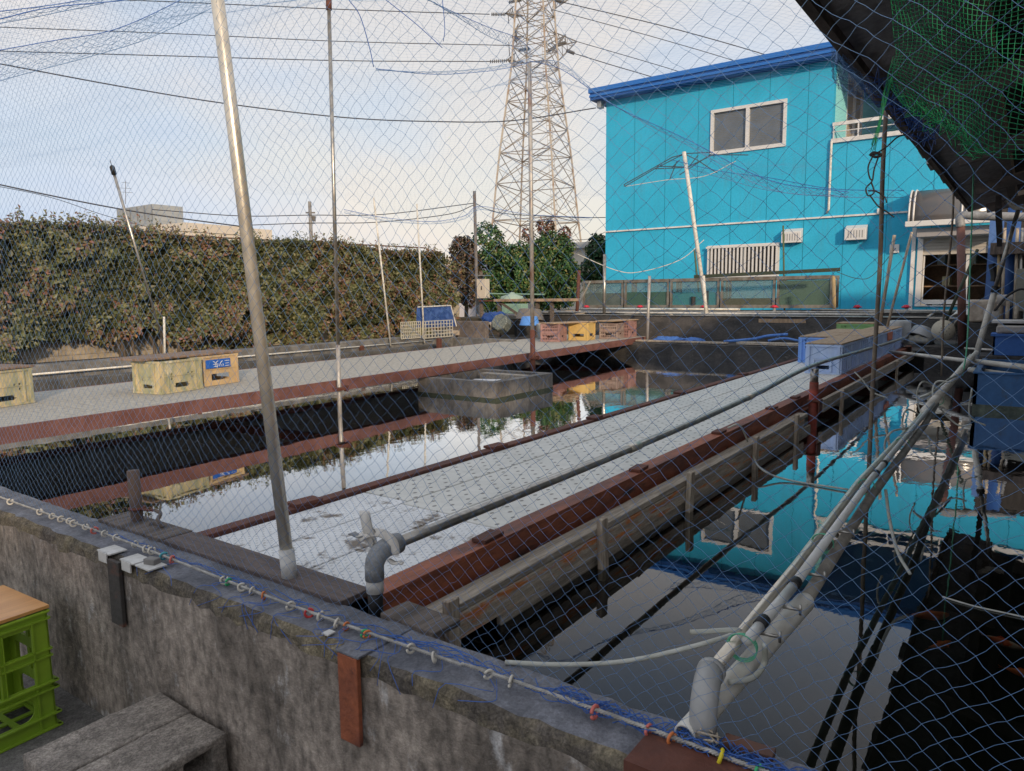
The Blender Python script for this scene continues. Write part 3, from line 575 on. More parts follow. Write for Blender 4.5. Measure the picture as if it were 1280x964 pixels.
tree('shrub', 'sparse reddish shoots rising above the green trees by the pylon', 'shrub', [lobe(682, 283, 21.2, (.35,.3,.3)), lobe(706, 292, 21.2, (.22,.2,.25)), lobe(660, 292, 21.3, (.2,.2,.3))], red_l, 900, .12, [tuple(Px(684, 420, 21.3)), tuple(Px(684, 350, 21.3)), tuple(Px(684, 300, 21.3))], wid=.45)
tree('small_tree', 'small bright green tree against the left corner of the blue house', 'tree', [lobe(750, 318, 22.5, (.55,.5,.7)), lobe(742, 340, 22.2, (.5,.45,.6)), lobe(753, 352, 22, (.55,.45,.75))], dg_, 7000, .13, [tuple(Px(750, 400, 22.5)), tuple(Px(750, 370, 22.5)), tuple(Px(750, 320, 22.5))])
# ================================================================ pylon
lat = mk('pylon_steel', (.33,.3,.26), .6, .3, col2=(.24,.17,.12), sc=1.2, thr=(.5,.66), var=.15)
lat_d = mk('pylon_dark_steel', (.14,.13,.12), .7, .2, var=.15)
pc = Px(671, 330, 60.); PD = (pc-CAM).length; mpp = 60/(-(RM.transposed() @ (pc-CAM)).z) ; DEP = -(RM.transposed() @ (pc-CAM)).z; k_ = DEP/FP
def zz(py): return Px(671, py, 60.).z
view = Vector((pc.x, pc.y, 0)).normalized(); right = Vector((view.y, -view.x, 0))
t = thing('pylon', 'tall lattice steel power pylon rising behind the trees left of the blue house', 'pylon', (pc.x, pc.y, GZ))
def half(z):   # outer half width as it shows
    pts = [(zz(400), 69*k_), (zz(275), 53*k_), (zz(201), 45*k_), (zz(85), 28.5*k_), (zz(0), 22.5*k_), (zz(-220), 12*k_)]
    zs = [p[0] for p in pts]; return float(np.interp(z, zs, [p[1] for p in pts]))
ang = [math.radians(a) for a in (180+22, 270+22, 0+22, 90+22)]
def corner(i, z): 
    R_ = half(z)/math.cos(math.radians(22)); a = ang[i]; return Vector((pc.x, pc.y, z)) + right*(R_*math.cos(a)) + view*(R_*math.sin(a))
levels = [zz(p) for p in (395, 330, 277, 232, 194, 160, 130, 104, 84, 62, 40, 18, -4, -30, -60, -100)]
levels[0] = GZ
for i in range(4):
    m = MB(); 
    for a, b in zip(levels, levels[1:]): m.bar(corner(i, a), corner(i, b), .17, .17, up=view)
    m.build('leg', lat, t)
def member(m, a, b, w=.07): m.bar(a, b, w, w, up=view+Vector((0,0,.3)))
for i in range(4):
    j = (i+1) % 4; m = MB()
    for q, (a, b) in enumerate(zip(levels, levels[1:])):
        A, B, C_, D_ = corner(i, a), corner(j, a), corner(i, b), corner(j, b)
        member(m, A, D_); member(m, B, C_); member(m, C_, D_, .075)
        mid = (A+B+C_+D_)/4
        if q < 7:
            member(m, (A+C_)/2, A.lerp(D_, .25), .045); member(m, (B+D_)/2, B.lerp(C_, .25), .045)
            member(m, (A+C_)/2, C_.lerp(B, .25), .045); member(m, (B+D_)/2, D_.lerp(A, .25), .045)
    m.build('bracing', lat, t)
m = MB()
for q in (2, 4, 6, 8, 11): member(m, corner(0, levels[q]), corner(2, levels[q]), .07); member(m, corner(1, levels[q]), corner(3, levels[q]), .07)
# climbing ladder on one leg
for z in np.arange(3, zz(-60), .45): 
    c = corner(1, z); member(m, c+right*-.25, c+right*.25, .04)
for sgn in (-.25, .25): member(m, corner(1, 3)+right*sgn, corner(1, zz(84))+right*sgn, .03); member(m, corner(1, zz(84))+right*sgn, corner(1, zz(-60))+right*sgn, .03)
m.build('inner_bracing', lat, t)
def sky_pt(px, py): return pc + Vector((0,0,0)) if 0 else CAM + ray(px, py)*(DEP/FP)
def arm(tip, roots, cross=5):
    m = MB(); tip = Vector(tip)
    for r_ in roots: member(m, tip, Vector(r_), .1)
    for i in range(1, cross):
        f = i/cross
        for a, b in zip(roots, roots[1:]): member(m, tip.lerp(Vector(a), f), tip.lerp(Vector(b), f), .06); member(m, tip.lerp(Vector(a), f), tip.lerp(Vector(b), min(1, f+1/cross)), .06)
    return m
ins = mk('insulator', (.09,.085,.08), .4, var=.1)
def insul(px0, py0, px1, py1, r=.16):
    a, b = sky_pt(px0, py0), sky_pt(px1, py1); m = MB(); n = 9
    for i in range(n):
        c = a.lerp(b, (i+.5)/n); m.tube([c-(b-a).normalized()*.05, c+(b-a).normalized()*.05], r, 8)
    m.tube([a, b], .04, 5); m.build('insulator', ins, t)
arms = [((632, 17), [(642, 8), (644, 24), (655, 20)]), ((721, 52), [(692, 82), (690, 60), (692, 40)]), ((634, 75), [(645, 66), (643, 84), (655, 78)]), ((707, 44), [(690, 60), (690, 66), (684, 56)]), ((640, 47), [(648, 30), (646, 54), (655, 45)]), ((716, -4), [(690, -4), (689, 14), (688, -20)])]
for tip, rts in arms: arm(sky_pt(*tip), [sky_pt(*r_) for r_ in rts]).build('cross_arm', lat_d, t)
for a in [(614, 18, 632, 18), (612, 77, 634, 76), (693, 58, 707, 53), (708, 63, 718, 67), (692, 0, 704, 3), (648, 63, 662, 61), (683, 65, 693, 60), (636, 3, 652, 0)]: insul(*a)
MB().bar(sky_pt(636, 53), sky_pt(637, 70), .08, .08, up=right).bar(sky_pt(635, 16), sky_pt(636, 30), .08, .08, up=right).bar(sky_pt(707, 43), sky_pt(707, 55), .08, .08, up=right).build('hanger', lat_d, t)
# ---- wires
wire_m = mk('power_line', (.045,.045,.05), .6, var=0)
def wire(pix, dist, r, name, label, cat='cable', mat=wire_m, dists=None):
    pts = [Pd(px, py, (dists[i] if dists else dist)) for i, (px, py) in enumerate(pix)]
    return tag(MB().tube(smooth_path(pts, 6), r, 5).build(name, mat, smooth=True), label, cat, 'overhead lines')
wire([(-120,-8),(180,1),(430,12),(612,18)], 62, .034, 'power_line', 'uppermost power line running left from the pylon')
wire([(-120,28),(0,34),(212,42),(430,52),(640,57)], 62, .03, 'power_line', 'second power line from the top running left from the pylon')
wire([(-120,60),(0,64),(212,70),(430,76),(612,77)], 62, .034, 'power_line', 'lowest of the three power lines running left from the pylon')
wire([(704,3),(850,38),(1000,82),(1200,150)], 60, .034, 'power_line', 'topmost power line dropping right from the pylon over the blue house')
wire([(690,12),(830,50),(960,90),(1150,160)], 60, .026, 'power_line', 'thin second power line dropping right from the pylon')
wire([(721,52),(850,90),(950,125),(1100,180)], 62, .026, 'power_line', 'power line falling right from the lower right pylon arm')
wire([(718,67),(760,80),(850,108),(980,160)], 62, .034, 'power_line', 'lowest power line falling right from the pylon towards the house roof')
wire([(-60,70),(0,80),(150,108),(285,130),(430,147),(540,152),(640,151),(745,135)], 30, .022, 'thick_cable', 'thick dark cable crossing the sky from the left edge to the blue house')
wire([(-40,222),(0,231),(100,252),(190,268),(300,283)], 34, .028, 'thick_cable', 'dark cable sloping down over the hedge at left')
wire([(-40,226),(60,246),(140,272),(250,300)], 34, .012, 'thin_cable', 'thin cable sagging under the dark one above the hedge at left')
wire([(190,262),(300,270),(386,269),(480,268),(593,254)], 36, .02, 'thin_cable', 'cable passing the distant utility pole to the grey pond post')
wire([(300,282),(386,279),(470,278),(560,268),(593,256)], 36, .02, 'thin_cable', 'lower cable passing the distant utility pole')
wire([(594,254),(610,262),(640,268),(720,272),(757,272)], 30, .016, 'thin_cable', 'cable from the grey pond post to the blue house corner')
wire([(700,300),(735,299),(757,290)], 40, .016, 'thin_cable', 'short low cable reaching the blue house left of its corner')
# utility pole
t = thing('utility_pole', 'distant utility pole standing above the hedge left of the pylon', 'pole', Px(387, 400, 42))
a = Px(387, 252, 42); b = Vector((a.x, a.y, GZ)); MB().tube([b, a], [.19, .14], 10).build('pole', concrete_lt, t, smooth=True)
MB().bar(Pd(382, 266, (a-CAM).length), Pd(394, 266, (a-CAM).length), .1, .12).bar(Pd(384, 279, (a-CAM).length), Pd(394, 279, (a-CAM).length), .1, .12).tube([Pd(392, 270, (a-CAM).length), Pd(392, 277, (a-CAM).length)], .18, 8).build('cross_arm', lat_d, t)
# grey post with its cable (near the meter box)
t = thing('grey_post', 'tall thin grey post carrying cables beside the meter box', 'post', Px(597, 400, 16.5))
a, b = Px(593, 239, 16.5), Px(597, 405, 16.5); MB().tube([Vector((b.x,b.y,GZ)), b, a], .045, 10).build('post', mk('old_grey_pipe', (.17,.165,.16), .7, col2=(.12,.09,.075), sc=4, var=.2), t, smooth=True)
t = thing('meter_box', 'pale cream metal meter box mounted on the wooden post behind the far walkway', 'box', Px(604, 420, 15.8))
c = Px(604, 361, 15.8); MB().obox(c, (.2, .29, .52)).build('case', mk('cream_metal', (.6,.53,.43), .5, var=.05), t, bevel=.008)
MB().obox(Px(604, 344.6, 15.8), (.24, .34, .025)).build('cap', steel_dull, t); MB().obox(c+Vector((-.106, -.02, .02)), (.012, .025, .1)).build('handle', dark_plastic, t)
MB().obox(Px(606, 376, 15.8)+Vector((0, -.03, 0)), (.16, .36, .04)).build('bracket', rust, t)
p = Px(602, 400, 15.9); MB().tube([(p.x, p.y, GZ), (p.x, p.y, Px(600, 340, 15.9).z)], .06, 10).build('wooden_post', wood_dk, t)
# ================================================================ far background buildings
def bldg(name, label, x, px0, px1, py0, depth, wallm, roof=None):
    a, b = Px(px0, py0, x), Px(px1, py0, x); t = thing(name, label, 'building', ((a.x+depth/2), (a.y+b.y)/2, GZ)); 
    MB().box((x, min(a.y, b.y), GZ), (x+depth, max(a.y, b.y), a.z)).build('wall', wallm, t); return t, a, b
far_w = mk('far_white_wall', (.62,.56,.47), .8, var=.06); far_g = mk('far_grey_cladding', (.33,.35,.36), .7, col2=(.27,.29,.3), sc=.5, st=(1,1,6), var=.08)
t, a, b = bldg('distant_building', 'distant cream flat roofed building with a grey rooftop box, above the hedge', 48, 146, 231, 289, 12, far_w)
pa, pb = Px(147, 280, 49), Px(190, 255, 49); MB().box((49, pb.y, pa.z-1), (53, pa.y, pb.z)).build('rooftop_box', far_g, t)
for i in range(5): MB().box((48.9, pb.y+(pa.y-pb.y)*i/5, Px(150, 279, 49).z), (48.96, pb.y+(pa.y-pb.y)*(i+.06)/5, pb.z-.1)).build('cladding_joint', mk('joint_grey', (.2,.21,.22), .8), t)
MB().prism([Px(146, 289, 47.9), Px(231, 289, 47.9), Px(231, 278, 47.9), Px(190, 282, 47.9), Px(146, 286, 47.9)], (8, 0, 0)).build('parapet', far_w, t)
aa = Px(157, 255, 49); m = MB().tube([aa, Px(157, 226, 49)], .035, 5)
for py, w in ((228, 5), (235, 7), (240, 9)): m.tube([Px(157-w, py, 49), Px(157+w, py+1, 49)], .025, 4)
m.build('aerial', lat_d, t)
tag(MB().obox(Px(133, 281, 46), (1, .2, 1.0)).obox(Px(133, 285, 46), (1.2, .35, 1.3)).build('chimney_stub', far_g), 'small grey chimney peeping over the hedge left of the distant building', 'chimney')
t, a, b = bldg('distant_house', 'white house sliver between the green trees beside the blue house', 34, 702, 735, 312, 8, far_w)
MB().box((33.6, b.y-.5, a.z), (42.5, a.y+.3, a.z+.3)).build('roof', far_g, t)
t, a, b = bldg('distant_house', 'far house with a dull blue grey roof seen over the end of the hedge', 30, 540, 572, 345, 8, mk('far_pale_wall', (.5,.48,.5), .8), None)
MB().prism([Px(540, 345, 29.6), Px(574, 345, 29.6), Px(568, 326, 29.6), Px(546, 326, 29.6)], (8.6, 0, 0)).build('roof', mk('blue_grey_roof', (.14,.15,.2), .6, var=.1), t)
MB().prism([Px(556, 335, 29.3), Px(566, 335, 29.3), Px(566, 322, 29.3), Px(556, 322, 29.3)], (1, 0, 0)).build('gable_panel', far_w, t)
# ================================================================ the blue house
HX = 19.5
cyan = mk('cyan_stucco', (.03,.44,.69), .75, col2=(.025,.40,.63), sc=1.2, bump=.8, bsc=22, var=.035, col3=(.05,.34,.5), sc3=2.2, thr3=(.52,.8), st3=(1,2.5,.22))
cyan_in = mk('sunlit_cyan_wall', (.3,.76,.8), .75, bump=.3, bsc=22, var=.03)  # lighter cyan paints in the sunlight on the balcony walls
navy = mk('blue_metal_fascia', (.02,.15,.52), .4, var=.06); joint = mk('panel_joint', (.006,.2,.3), .8, var=0)
def hy(px, py, x=HX): return Px(px, py, x).y
def hz(px, py, x=HX): return Px(px, py, x).z
yL, yC, yR = hy(757, 290), hy(1043, 115), -6.0
zT = (hz(741, 128)+hz(1045, 74))/2; zB = hz(1042, 176); zP = 1.16
t = thing('blue_house', 'bright cyan two storey house with a dark blue roof edge', 'house', (HX+4, (yL+yR)/2, GZ))
wl = (hy(889, 140), hz(889, 193), hy(982, 140), hz(889, 139)); wl = (hy(890, 165), hz(889, 193), hy(982, 150), hz(889, 140))
bwn = (hy(886, 320), hz(886, 346), hy(973, 320), hz(886, 309))
dr = (hy(1147, 340), hz(1150, 383), hy(1240, 340), hz(1150, 289))
H = zT-GZ; U = lambda y: yL-y
holes = [(U(q[0]), q[1]-GZ, U(q[2]), q[3]-GZ) for q in (wl, bwn, dr)] + [(U(yC), zB-GZ, yL-yR, H)]
MB().panel((HX, yL, GZ), (0,-1,0), (0,0,1), (-1,0,0), yL-yR, H, .18, holes).build('front_wall', cyan, t)
MB().box((HX+.18, yL-.18, GZ), (HX+9, yL, zT)).build('left_wall', cyan, t); MB().box((HX+8.9, yR, GZ), (HX+9, yL-.18, zT)).build('rear_wall', cyan, t)
MB().box((HX+.18, yR, zB-.25), (HX+6, yC+.1, zB-.02)).build('balcony_floor', concrete_lt, t)
sw = (1.35, .35, 2.6, 1.75)   # side window of the balcony wall
gh = Py(1059, 124, yC); g2 = Py(1078, 170, yC)
wx0, wx1 = Py(1058, 145, yC).x-HX, Py(1078, 145, yC).x-HX
MB().panel((HX+.181, yC, zB-.02), (1,0,0), (0,0,1), (0,-1,0), 5.8, zT-zB+.02, .15, [(wx0-.181, .05, wx1-.181, 1.95)]).build('balcony_side_wall', cyan_in, t)
MB().box((HX+5.9, yR, zB), (HX+6, yC, zT)).build('balcony_back_wall', cyan_in, t)
glass_d = mk('dark_window_glass', (.07,.08,.09), .12, col2=(.12,.13,.14), sc=2, var=.05); curtain = mk('beige_curtain', (.42,.35,.26), .8, col2=(.36,.29,.21), sc=3, st=(9,9,.3), var=.05)
w_ = MB().panel((HX+wx0, yC-.01, zB+.03), (1,0,0), (0,0,1), (0,-1,0), wx1-wx0, 1.95-.05, .06, [(.08, .08, (wx1-wx0)/2-.04, 1.82), ((wx1-wx0)/2+.04, .08, wx1-wx0-.08, 1.82)]).build('balcony_window', alu, t)
MB().box((HX+wx0, yC+.05, zB+.05), (HX+wx1, yC+.08, zB+1.95)).build('pane', curtain, w_)
# roof: sloping slab with stepped blue fascia
ov = .36; zr = zT
m = MB().box((HX-.38, yR-.4, zr+.05), (HX+9.4, yL+ov, zr+.12)).box((HX-.40, yR-.4, zr+.17), (HX+9.4, yL+ov+.02, zr+.30)); m.build('roof', navy, t, bevel=.01)
m = MB().box((HX-.36, yR-.4, zr+.12), (HX+9.4, yL+ov-.02, zr+.17)).box((HX-.35, yR-.4, zr-.02), (HX+.02, yL+ov-.02, zr+.05)).box((HX+.02, yL, zr-.02), (HX+9.3, yL+ov-.02, zr+.05)); m.build('fascia', mk('deep_blue_fascia', (.01,.075,.3), .45, var=.05), t)
MB().box((HX-.2, yL+.06, zr-.22), (HX-.02, yL+.2, zr-.03)).build('gutter_end', steel_dull, t)
# panel joints, drip band, downpipe
m = MB(); y = yL-.92
while y > yR:
    for z0, z1 in ((GZ, hz(757, 290)-.03), (hz(757, 290)+.04, zT)):
        if y < yC-.02 and z1 > zB: z1 = min(z1, zB)
        segs = [(z0, z1)]
        for q in (wl, bwn, dr):
            if q[2]-.02 < y < q[0]+.02:
                ns = []
                for s0, s1 in segs:
                    if q[3] < s0 or q[1] > s1: ns.append((s0, s1)); continue
                    if q[1]-.03 > s0: ns.append((s0, q[1]-.03))
                    if q[3]+.03 < s1: ns.append((q[3]+.03, s1))
                segs = ns
        for s0, s1 in segs: m.box((HX-.003, y-.006, s0), (HX+.01, y+.006, s1))
    y -= .94
m.build('wall_seams', joint, t)
zb_ = hz(757, 290); m = MB().box((HX-.045, hy(1135, 260), zb_-.02), (HX-.004, yL+.01, zb_+.02)); m.build('drip_band', white_paint, t)
yd = hy(1039, 200); m = MB().tube([(HX-.05, yd, zB-.02), (HX-.05, yd, zb_+.18), (HX-.02, yd+.05, zb_+.1)], .028, 8); m.build('downpipe', pvc_white, t, smooth=True)
# sliding window upstairs
def slider(q, label, screen, yy=None):
    W, Hh = q[0]-q[2], q[3]-q[1]; f = MB().panel((HX-.04, q[0]+.03, q[1]-.03), (0,-1,0), (0,0,1), (-1,0,0), W+.06, Hh+.06, .12, [(.08, .09, W/2-.015, Hh-.02), (W/2+.075, .09, W-.02, Hh-.02)]).build('window', alu, t)
    if label: f['label'] = label
    MB().box((HX+.03, q[2], q[1]), (HX+.045, q[0], q[3])).build('pane', screen, f); return f
scr = mk('insect_screen', (.115,.13,.145), .45, col2=(.135,.15,.165), sc=4, var=.04)
slider(wl, 'white framed upstairs sliding window', scr)
f = slider(bwn, 'barred ground floor window', mk('dark_room_glass', (.05,.045,.045), .15, var=.1))
n = 19; m = MB()
for i in range(n): y = bwn[0]-.02-(bwn[0]-bwn[2]-.04)*i/(n-1); m.box((HX-.115, y-.022, bwn[1]-.02), (HX-.09, y+.022, bwn[3]-.01))
m.box((HX-.125, bwn[2]-.04, bwn[3]-.05), (HX-.08, bwn[0]+.04, bwn[3])).box((HX-.125, bwn[2]-.04, bwn[1]-.03), (HX-.08, bwn[0]+.04, bwn[1]+.01)); m.build('bars', alu, f)
# balcony rail
m = MB(); zr0 = zB+.0; m.box((HX-.06, yR, zB-.06), (HX+.03, yC+.02, zB+.04)); m.build('balcony_kerb', white_paint, t)
m = MB().box((HX-.05, yR, zB+.34), (HX+.0, yC+.0, zB+.42)).tube([(HX-.03, yR, zB+.2), (HX-.03, yC, zB+.2)], .012, 6)
y = yC-.03
while y > yR: m.box((HX-.04, y-.015, zB+.03), (HX-.015, y+.015, zB+.35)); y -= .55
m.build('balcony_rail', white_paint, t)
# vents, socket boxes
for i, (px, py) in enumerate([(990, 295), (1070, 291)]):
    c = Px(px, py, HX-.1); f = MB().add([(HX-.2, c.y-.24, c.z-.17), (HX-.2, c.y+.24, c.z-.17), (HX-.2, c.y+.24, c.z+.1), (HX-.2, c.y-.24, c.z+.1), (HX-.003, c.y-.24, c.z-.17), (HX-.003, c.y+.24, c.z-.17), (HX-.003, c.y+.24, c.z+.19), (HX-.003, c.y-.24, c.z+.19)], [(0,1,2,3),(3,2,6,7),(0,3,7,4),(1,5,6,2),(4,7,6,5)]).build('vent_hood', alu, t, bevel=.01)
    m = MB()
    for k in range(6): m.box((HX-.206, c.y-.17+k*.062, c.z-.12), (HX-.2, c.y-.15+k*.062, c.z+.05))
    m.build('louvre', mk('vent_shadow', (.3,.3,.3), .6), f)
for px, py, s in ((1118, 311, .2), (1100, 264, .13)): c = Px(px, py, HX-.05); MB().box((HX-.07, c.y-s/2, c.z-s/2), (HX-.003, c.y+s/2, c.z+s/2)).build('junction_box', alu, t, bevel=.008)
yq = hy(1141, 330); MB().box((HX-.06, yq-.04, zP), (HX-.003, yq+.04, hz(1141, 285))).build('conduit', white_paint, t)
# doorway: frame, half lowered shutter, sliding door glass, the dim room behind
f = MB().panel((HX-.05, dr[0]+.02, dr[1]), (0,-1,0), (0,0,1), (-1,0,0), dr[0]-dr[2]+.06, dr[3]-dr[1]+.02, .14, [(.11, .02, dr[0]-dr[2]-.06, dr[3]-dr[1]-.1)]).build('door_frame', alu, t)
zsh = hz(1180, 318); m = MB(); z = zsh
while z < dr[3]-.06: m.box((HX+.0, dr[2]+.06, z), (HX+.028+.012*(int(z*50) % 2), dr[0]-.09, z+.062)); z += .068
m.build('shutter', mk('cream_shutter', (.5,.47,.42), .5, var=.05), f)
W = dr[0]-dr[2]; d_ = MB().panel((HX+.06, dr[0]-.1, dr[1]+.05), (0,-1,0), (0,0,1), (-1,0,0), W-.17, zsh-dr[1]+.1, .03, [(.03, .1, (W-.17)*.66, 3), ((W-.17)*.66+.06, .1, W-.2, 3)]).build('sliding_door', alu, t)
room = mk('dim_brown_room', (.42,.27,.17), .8, col2=(.22,.15,.1), sc=2, var=.2)
m = MB().box((HX+2.4, dr[2]-1, dr[1]-.1), (HX+2.5, dr[0]+1, dr[3]+.4)).box((HX+.4, dr[2]-1.1, dr[1]-.1), (HX+2.4, dr[2]-1, dr[3]+.4)).box((HX+.4, dr[0]+1, dr[1]-.1), (HX+2.4, dr[0]+1.1, dr[3]+.4)).box((HX+.2, dr[2]-1.1, dr[1]-.12), (HX+2.5, dr[0]+1.1, dr[1]-.1)); m.build('room_shell', room, t)
rr = random.Random(11); 
for z in (dr[1]+.45, dr[1]+.95):
    MB().box((HX+.85, dr[2]-.8, z), (HX+1.7, dr[0]+.6, z+.03)).build('shelf', room, t)
cols = [mk('shelf_goods_a', (.7,.68,.62), .6), mk('shelf_goods_b', (.5,.24,.14), .6), mk('shelf_goods_c', (.6,.72,.7), .5), mk('shelf_goods_d', (.7,.6,.35), .6)]
for q in range(4):
    for k in range(7): y = rr.uniform(dr[2]-.6, dr[0]+.4); z = rr.choice((dr[1]-.1, dr[1]+.482, dr[1]+.982)); w = rr.uniform(.08, .2); MB().box((HX+.9+rr.uniform(0,.2), y, z), (HX+1.5, y+w, z+rr.uniform(.1, .3))).build('shelf_goods', cols[q], t)
# awning
ya, yb = hy(1136, 300, HX-.6), hy(1262, 250, HX-.5); zt0, zt1 = hz(1150, 241), hz(1137, 283, HX-.75)
t = thing('door_awning', 'curved smoky awning with a white frame over the house door', 'awning', (HX, (ya+yb)/2, zt1))
prof = [(HX-.02, zt0)] + [(HX-.4-.42*math.sin(a), zt1+.1+(zt0-zt1-.1)*math.cos(a)) for a in [PI/2*i/8 for i in range(9)]]
m = MB(); vs = []; 
for x, z in prof: vs += [(x, yb, z), (x, ya, z)]
m.add(vs, [(2*i, 2*i+1, 2*i+3, 2*i+2) for i in range(len(prof)-1)]); sh = m.build('canopy_sheet', mk('smoky_acrylic', (.13,.135,.14), .18, col2=(.17,.15,.14), sc=2, var=.03), t, smooth=True)
so = sh.modifiers.new('thickness', 'SOLIDIFY'); so.thickness = .012
for y in (ya, ya-.0+(yb-ya)*.55, yb):
    for dy in (.0, -.09): MB().tube([(x-.012, y+dy, z+.008) for x, z in prof], .022, 6).build('rib', alu, t, smooth=True)
MB().box((HX-.88, yb-.04, zt1-.02), (HX-.78, ya+.06, zt1+.1)).tube([(HX-.02, yb, zt0+.01), (HX-.02, ya+.05, zt0+.01)], .03, 8).build('gutter', alu, t, bevel=.01)
MB().box((HX-.62, yb+.02, zt1-.24), (HX-.02, ya-.15, zt1-.05)).build('shutter_box', mk('grey_shutter_box', (.36,.35,.36), .5, var=.04), t, bevel=.01)
# ================================================================ far end of the pond: walls, terrace, tank gear
t = thing('end_wall', 'dark stepped concrete wall closing the far end of the pond', 'wall', (13.5, 5, GZ))
dkc = mk('dark_wet_concrete', (.085,.08,.076), .75, col2=(.04,.04,.04), sc=3, st=(1,1,2), col3=(.2,.19,.175), sc3=6, thr3=(.6,.74), bump=.4, bsc=50, var=.3)
rough_prism([(13.0, GZ), (13.0, .665), (13.02, .68), (13.83, .685), (13.83, GZ)], 1.3, 9.4, .12, .004, seed=8).build('step', dkc, t)
rough_prism([(13.85, GZ), (13.84, 1.15), (13.86, 1.168), (13.99, 1.17), (14.0, 1.15), (14.0, GZ)], -.2, 9.7, .12, .003, seed=9).build('parapet', dkc, t)
MB().box((13.835, 3.3, 1.06), (13.842, 4.15, 1.13)).build('wood_strip', ply, t); MB().box((13.82, 1.3, 1.172), (14.02, 9.7, 1.187)).build('coping', steel_dull, t, bevel=.003)
rough_prism([(12.4, GZ), (12.4, .79), (12.42, .81), (13.82, .82), (13.82, GZ)], -3.0, 1.25, .12, .004, seed=10).build('right_ledge', dkc, t)
struct(MB().box((16.3, -6, GZ), (24, 11.5, zP)).build('terrace', concrete_lt))
t = thing('holding_tank', 'long black holding tank with pipes behind the end wall', 'tank', (15, 4.5, GZ))
MB().box((14.02, -.5, GZ), (16.29, 9.9, 1.02)).build('tank_floor', dark_plastic, t)
for x in (14.55, 15.2, 15.75): MB().box((x, -.3, 1.02), (x+.07, 9.7, 1.16+.05*(x-14))).build('rim', dkc, t)
for i, (y0, y1, x, z) in enumerate([(2.2, 9.2, 14.45, 1.2), (.4, 8.8, 14.8, 1.23), (3.4, 6.2, 14.3, 1.19), (5.0, 9.0, 15.35, 1.27), (-.3, 3.5, 15.0, 1.25)]): MB().tube([(x, y0, z), (x+.05, y1, z+random.uniform(-.02,.02))], .022, 8).build('pipe', [pvc_white, steel_dull, pvc_gray][i % 3], t, smooth=True)
for i in range(7):
    y = 1.4+i*1.15; MB().bar((14.1, y, 1.185), (14.9, y+random.uniform(-.5, .5), 1.21), .05, .02).build('batten', [wood, concrete_lt][i % 2], t)
redv = mk('red_valve', (.55,.02,.05), .5, var=.05)
for i, (px, lab) in enumerate([(733, 'leftmost'), (800, 'second from left'), (880, 'third from left'), (968, 'fourth from left'), (1072, 'fifth from left'), (1133, 'rightmost, by the shop door')]):
    p = Px(px, 381, 15.6); t = thing('valve', 'red handled pipe valve below the glass tanks, %s of six' % lab, 'valve', (p.x, p.y, 1.1), 'red valves along the tank pipes')
    MB().tube([(p.x, p.y, 1.02), (p.x, p.y, 1.30)], .03, 8).tube([(p.x, p.y-.1, 1.2), (p.x, p.y+.1, 1.2)], .035, 8).build('body', pvc_gray, t, smooth=True)
    MB().box((p.x-.02, p.y-.08, 1.3), (p.x+.02, p.y+.08, 1.33)).lathe((p.x, p.y, 1.29), [(.02, 0), (.07, .02), (.05, .06), (.0, .07)], 10).build('handle', redv, t, bevel=.01)
# glass fish tanks
glass = mk('tank_glass', (.3,.4,.4), .05, alpha=.08, var=0, spec=.6); wat = [mk('green_tank_water', (.03,.1,.07), .12, var=.1), mk('murky_tank_water', (.07,.09,.08), .15, col2=(.13,.15,.14), sc=3, var=.1), mk('teal_tank_water', (.02,.2,.24), .12, var=.05), mk('brown_tank_water', (.07,.065,.03), .15, var=.1), mk('olive_tank_water', (.06,.12,.075), .12, var=.05)]
frost = mk('limescaled_glass', (.2,.27,.27), .35, alpha=.5, var=.1)
B = [(727, 779, 1, .55, 'leftmost'), (779, 836, 0, .58, 'second from left'), (836, 899, 2, .55, 'middle'), (899, 969, 3, .3, 'fourth from left, under the barred window'), (969, 1041, 4, .92, 'rightmost and nearly full of olive green water')]
for a, b, w, fill, lab in B:
    y1, y0 = Px(a, 360, 16.0).y, Px(b, 360, 16.0).y-.0; z0, z1 = Px(900, 383, 16).z, Px(900, 350, 16).z
    y1 -= .03; t = thing('fish_tank', 'glass fish tank, %s, before the blue house' % lab, 'fish tank', (16.3, (y0+y1)/2, z0), 'row of glass fish tanks')
    m = MB()
    for x in (16.0, 16.55):
        for y in (y0, y1-.05): m.box((x, y, z0), (x+.05, y+.05, z1))
        m.box((x-.01, y0, z1-.02), (x+.06, y1, z1+.05)).box((x-.01, y0, z0-.04), (x+.06, y1, z0+.03))
    m.build('frame', mk('tank_frame_steel', (.25,.245,.22), .5, .2, col2=(.17,.14,.11), sc=5, var=.15), t)
    MB().box((16.02, y0+.05, z0), (16.03, y1-.05, z1)).build('front_pane', glass, t)
    MB().box((16.035, y0+.052, z0), (16.54, y1-.052, z0+(z1-z0)*fill)).build('water', wat[w], t)
    MB().box((16.034, y0+.051, z0+(z1-z0)*fill+.003), (16.037, y1-.051, z1-.02)).build('scale_band', frost, t)
    if w == 2: MB().box((16.031, y0+.25, z0), (16.033, y0+.35, z0+.35)).tube([(16.01, y0+.6, z0+.03), (16.01, y0+.6, z0+.22)], .05, 8).build('filter', dark_plastic, t)
tag(MB().box((16.05, 3.2, zP-.4), (16.28, 9.5, Px(900, 386, 16).z-.03)).build('tank_stand', dkc), 'dark stand under the row of glass fish tanks', 'stand')
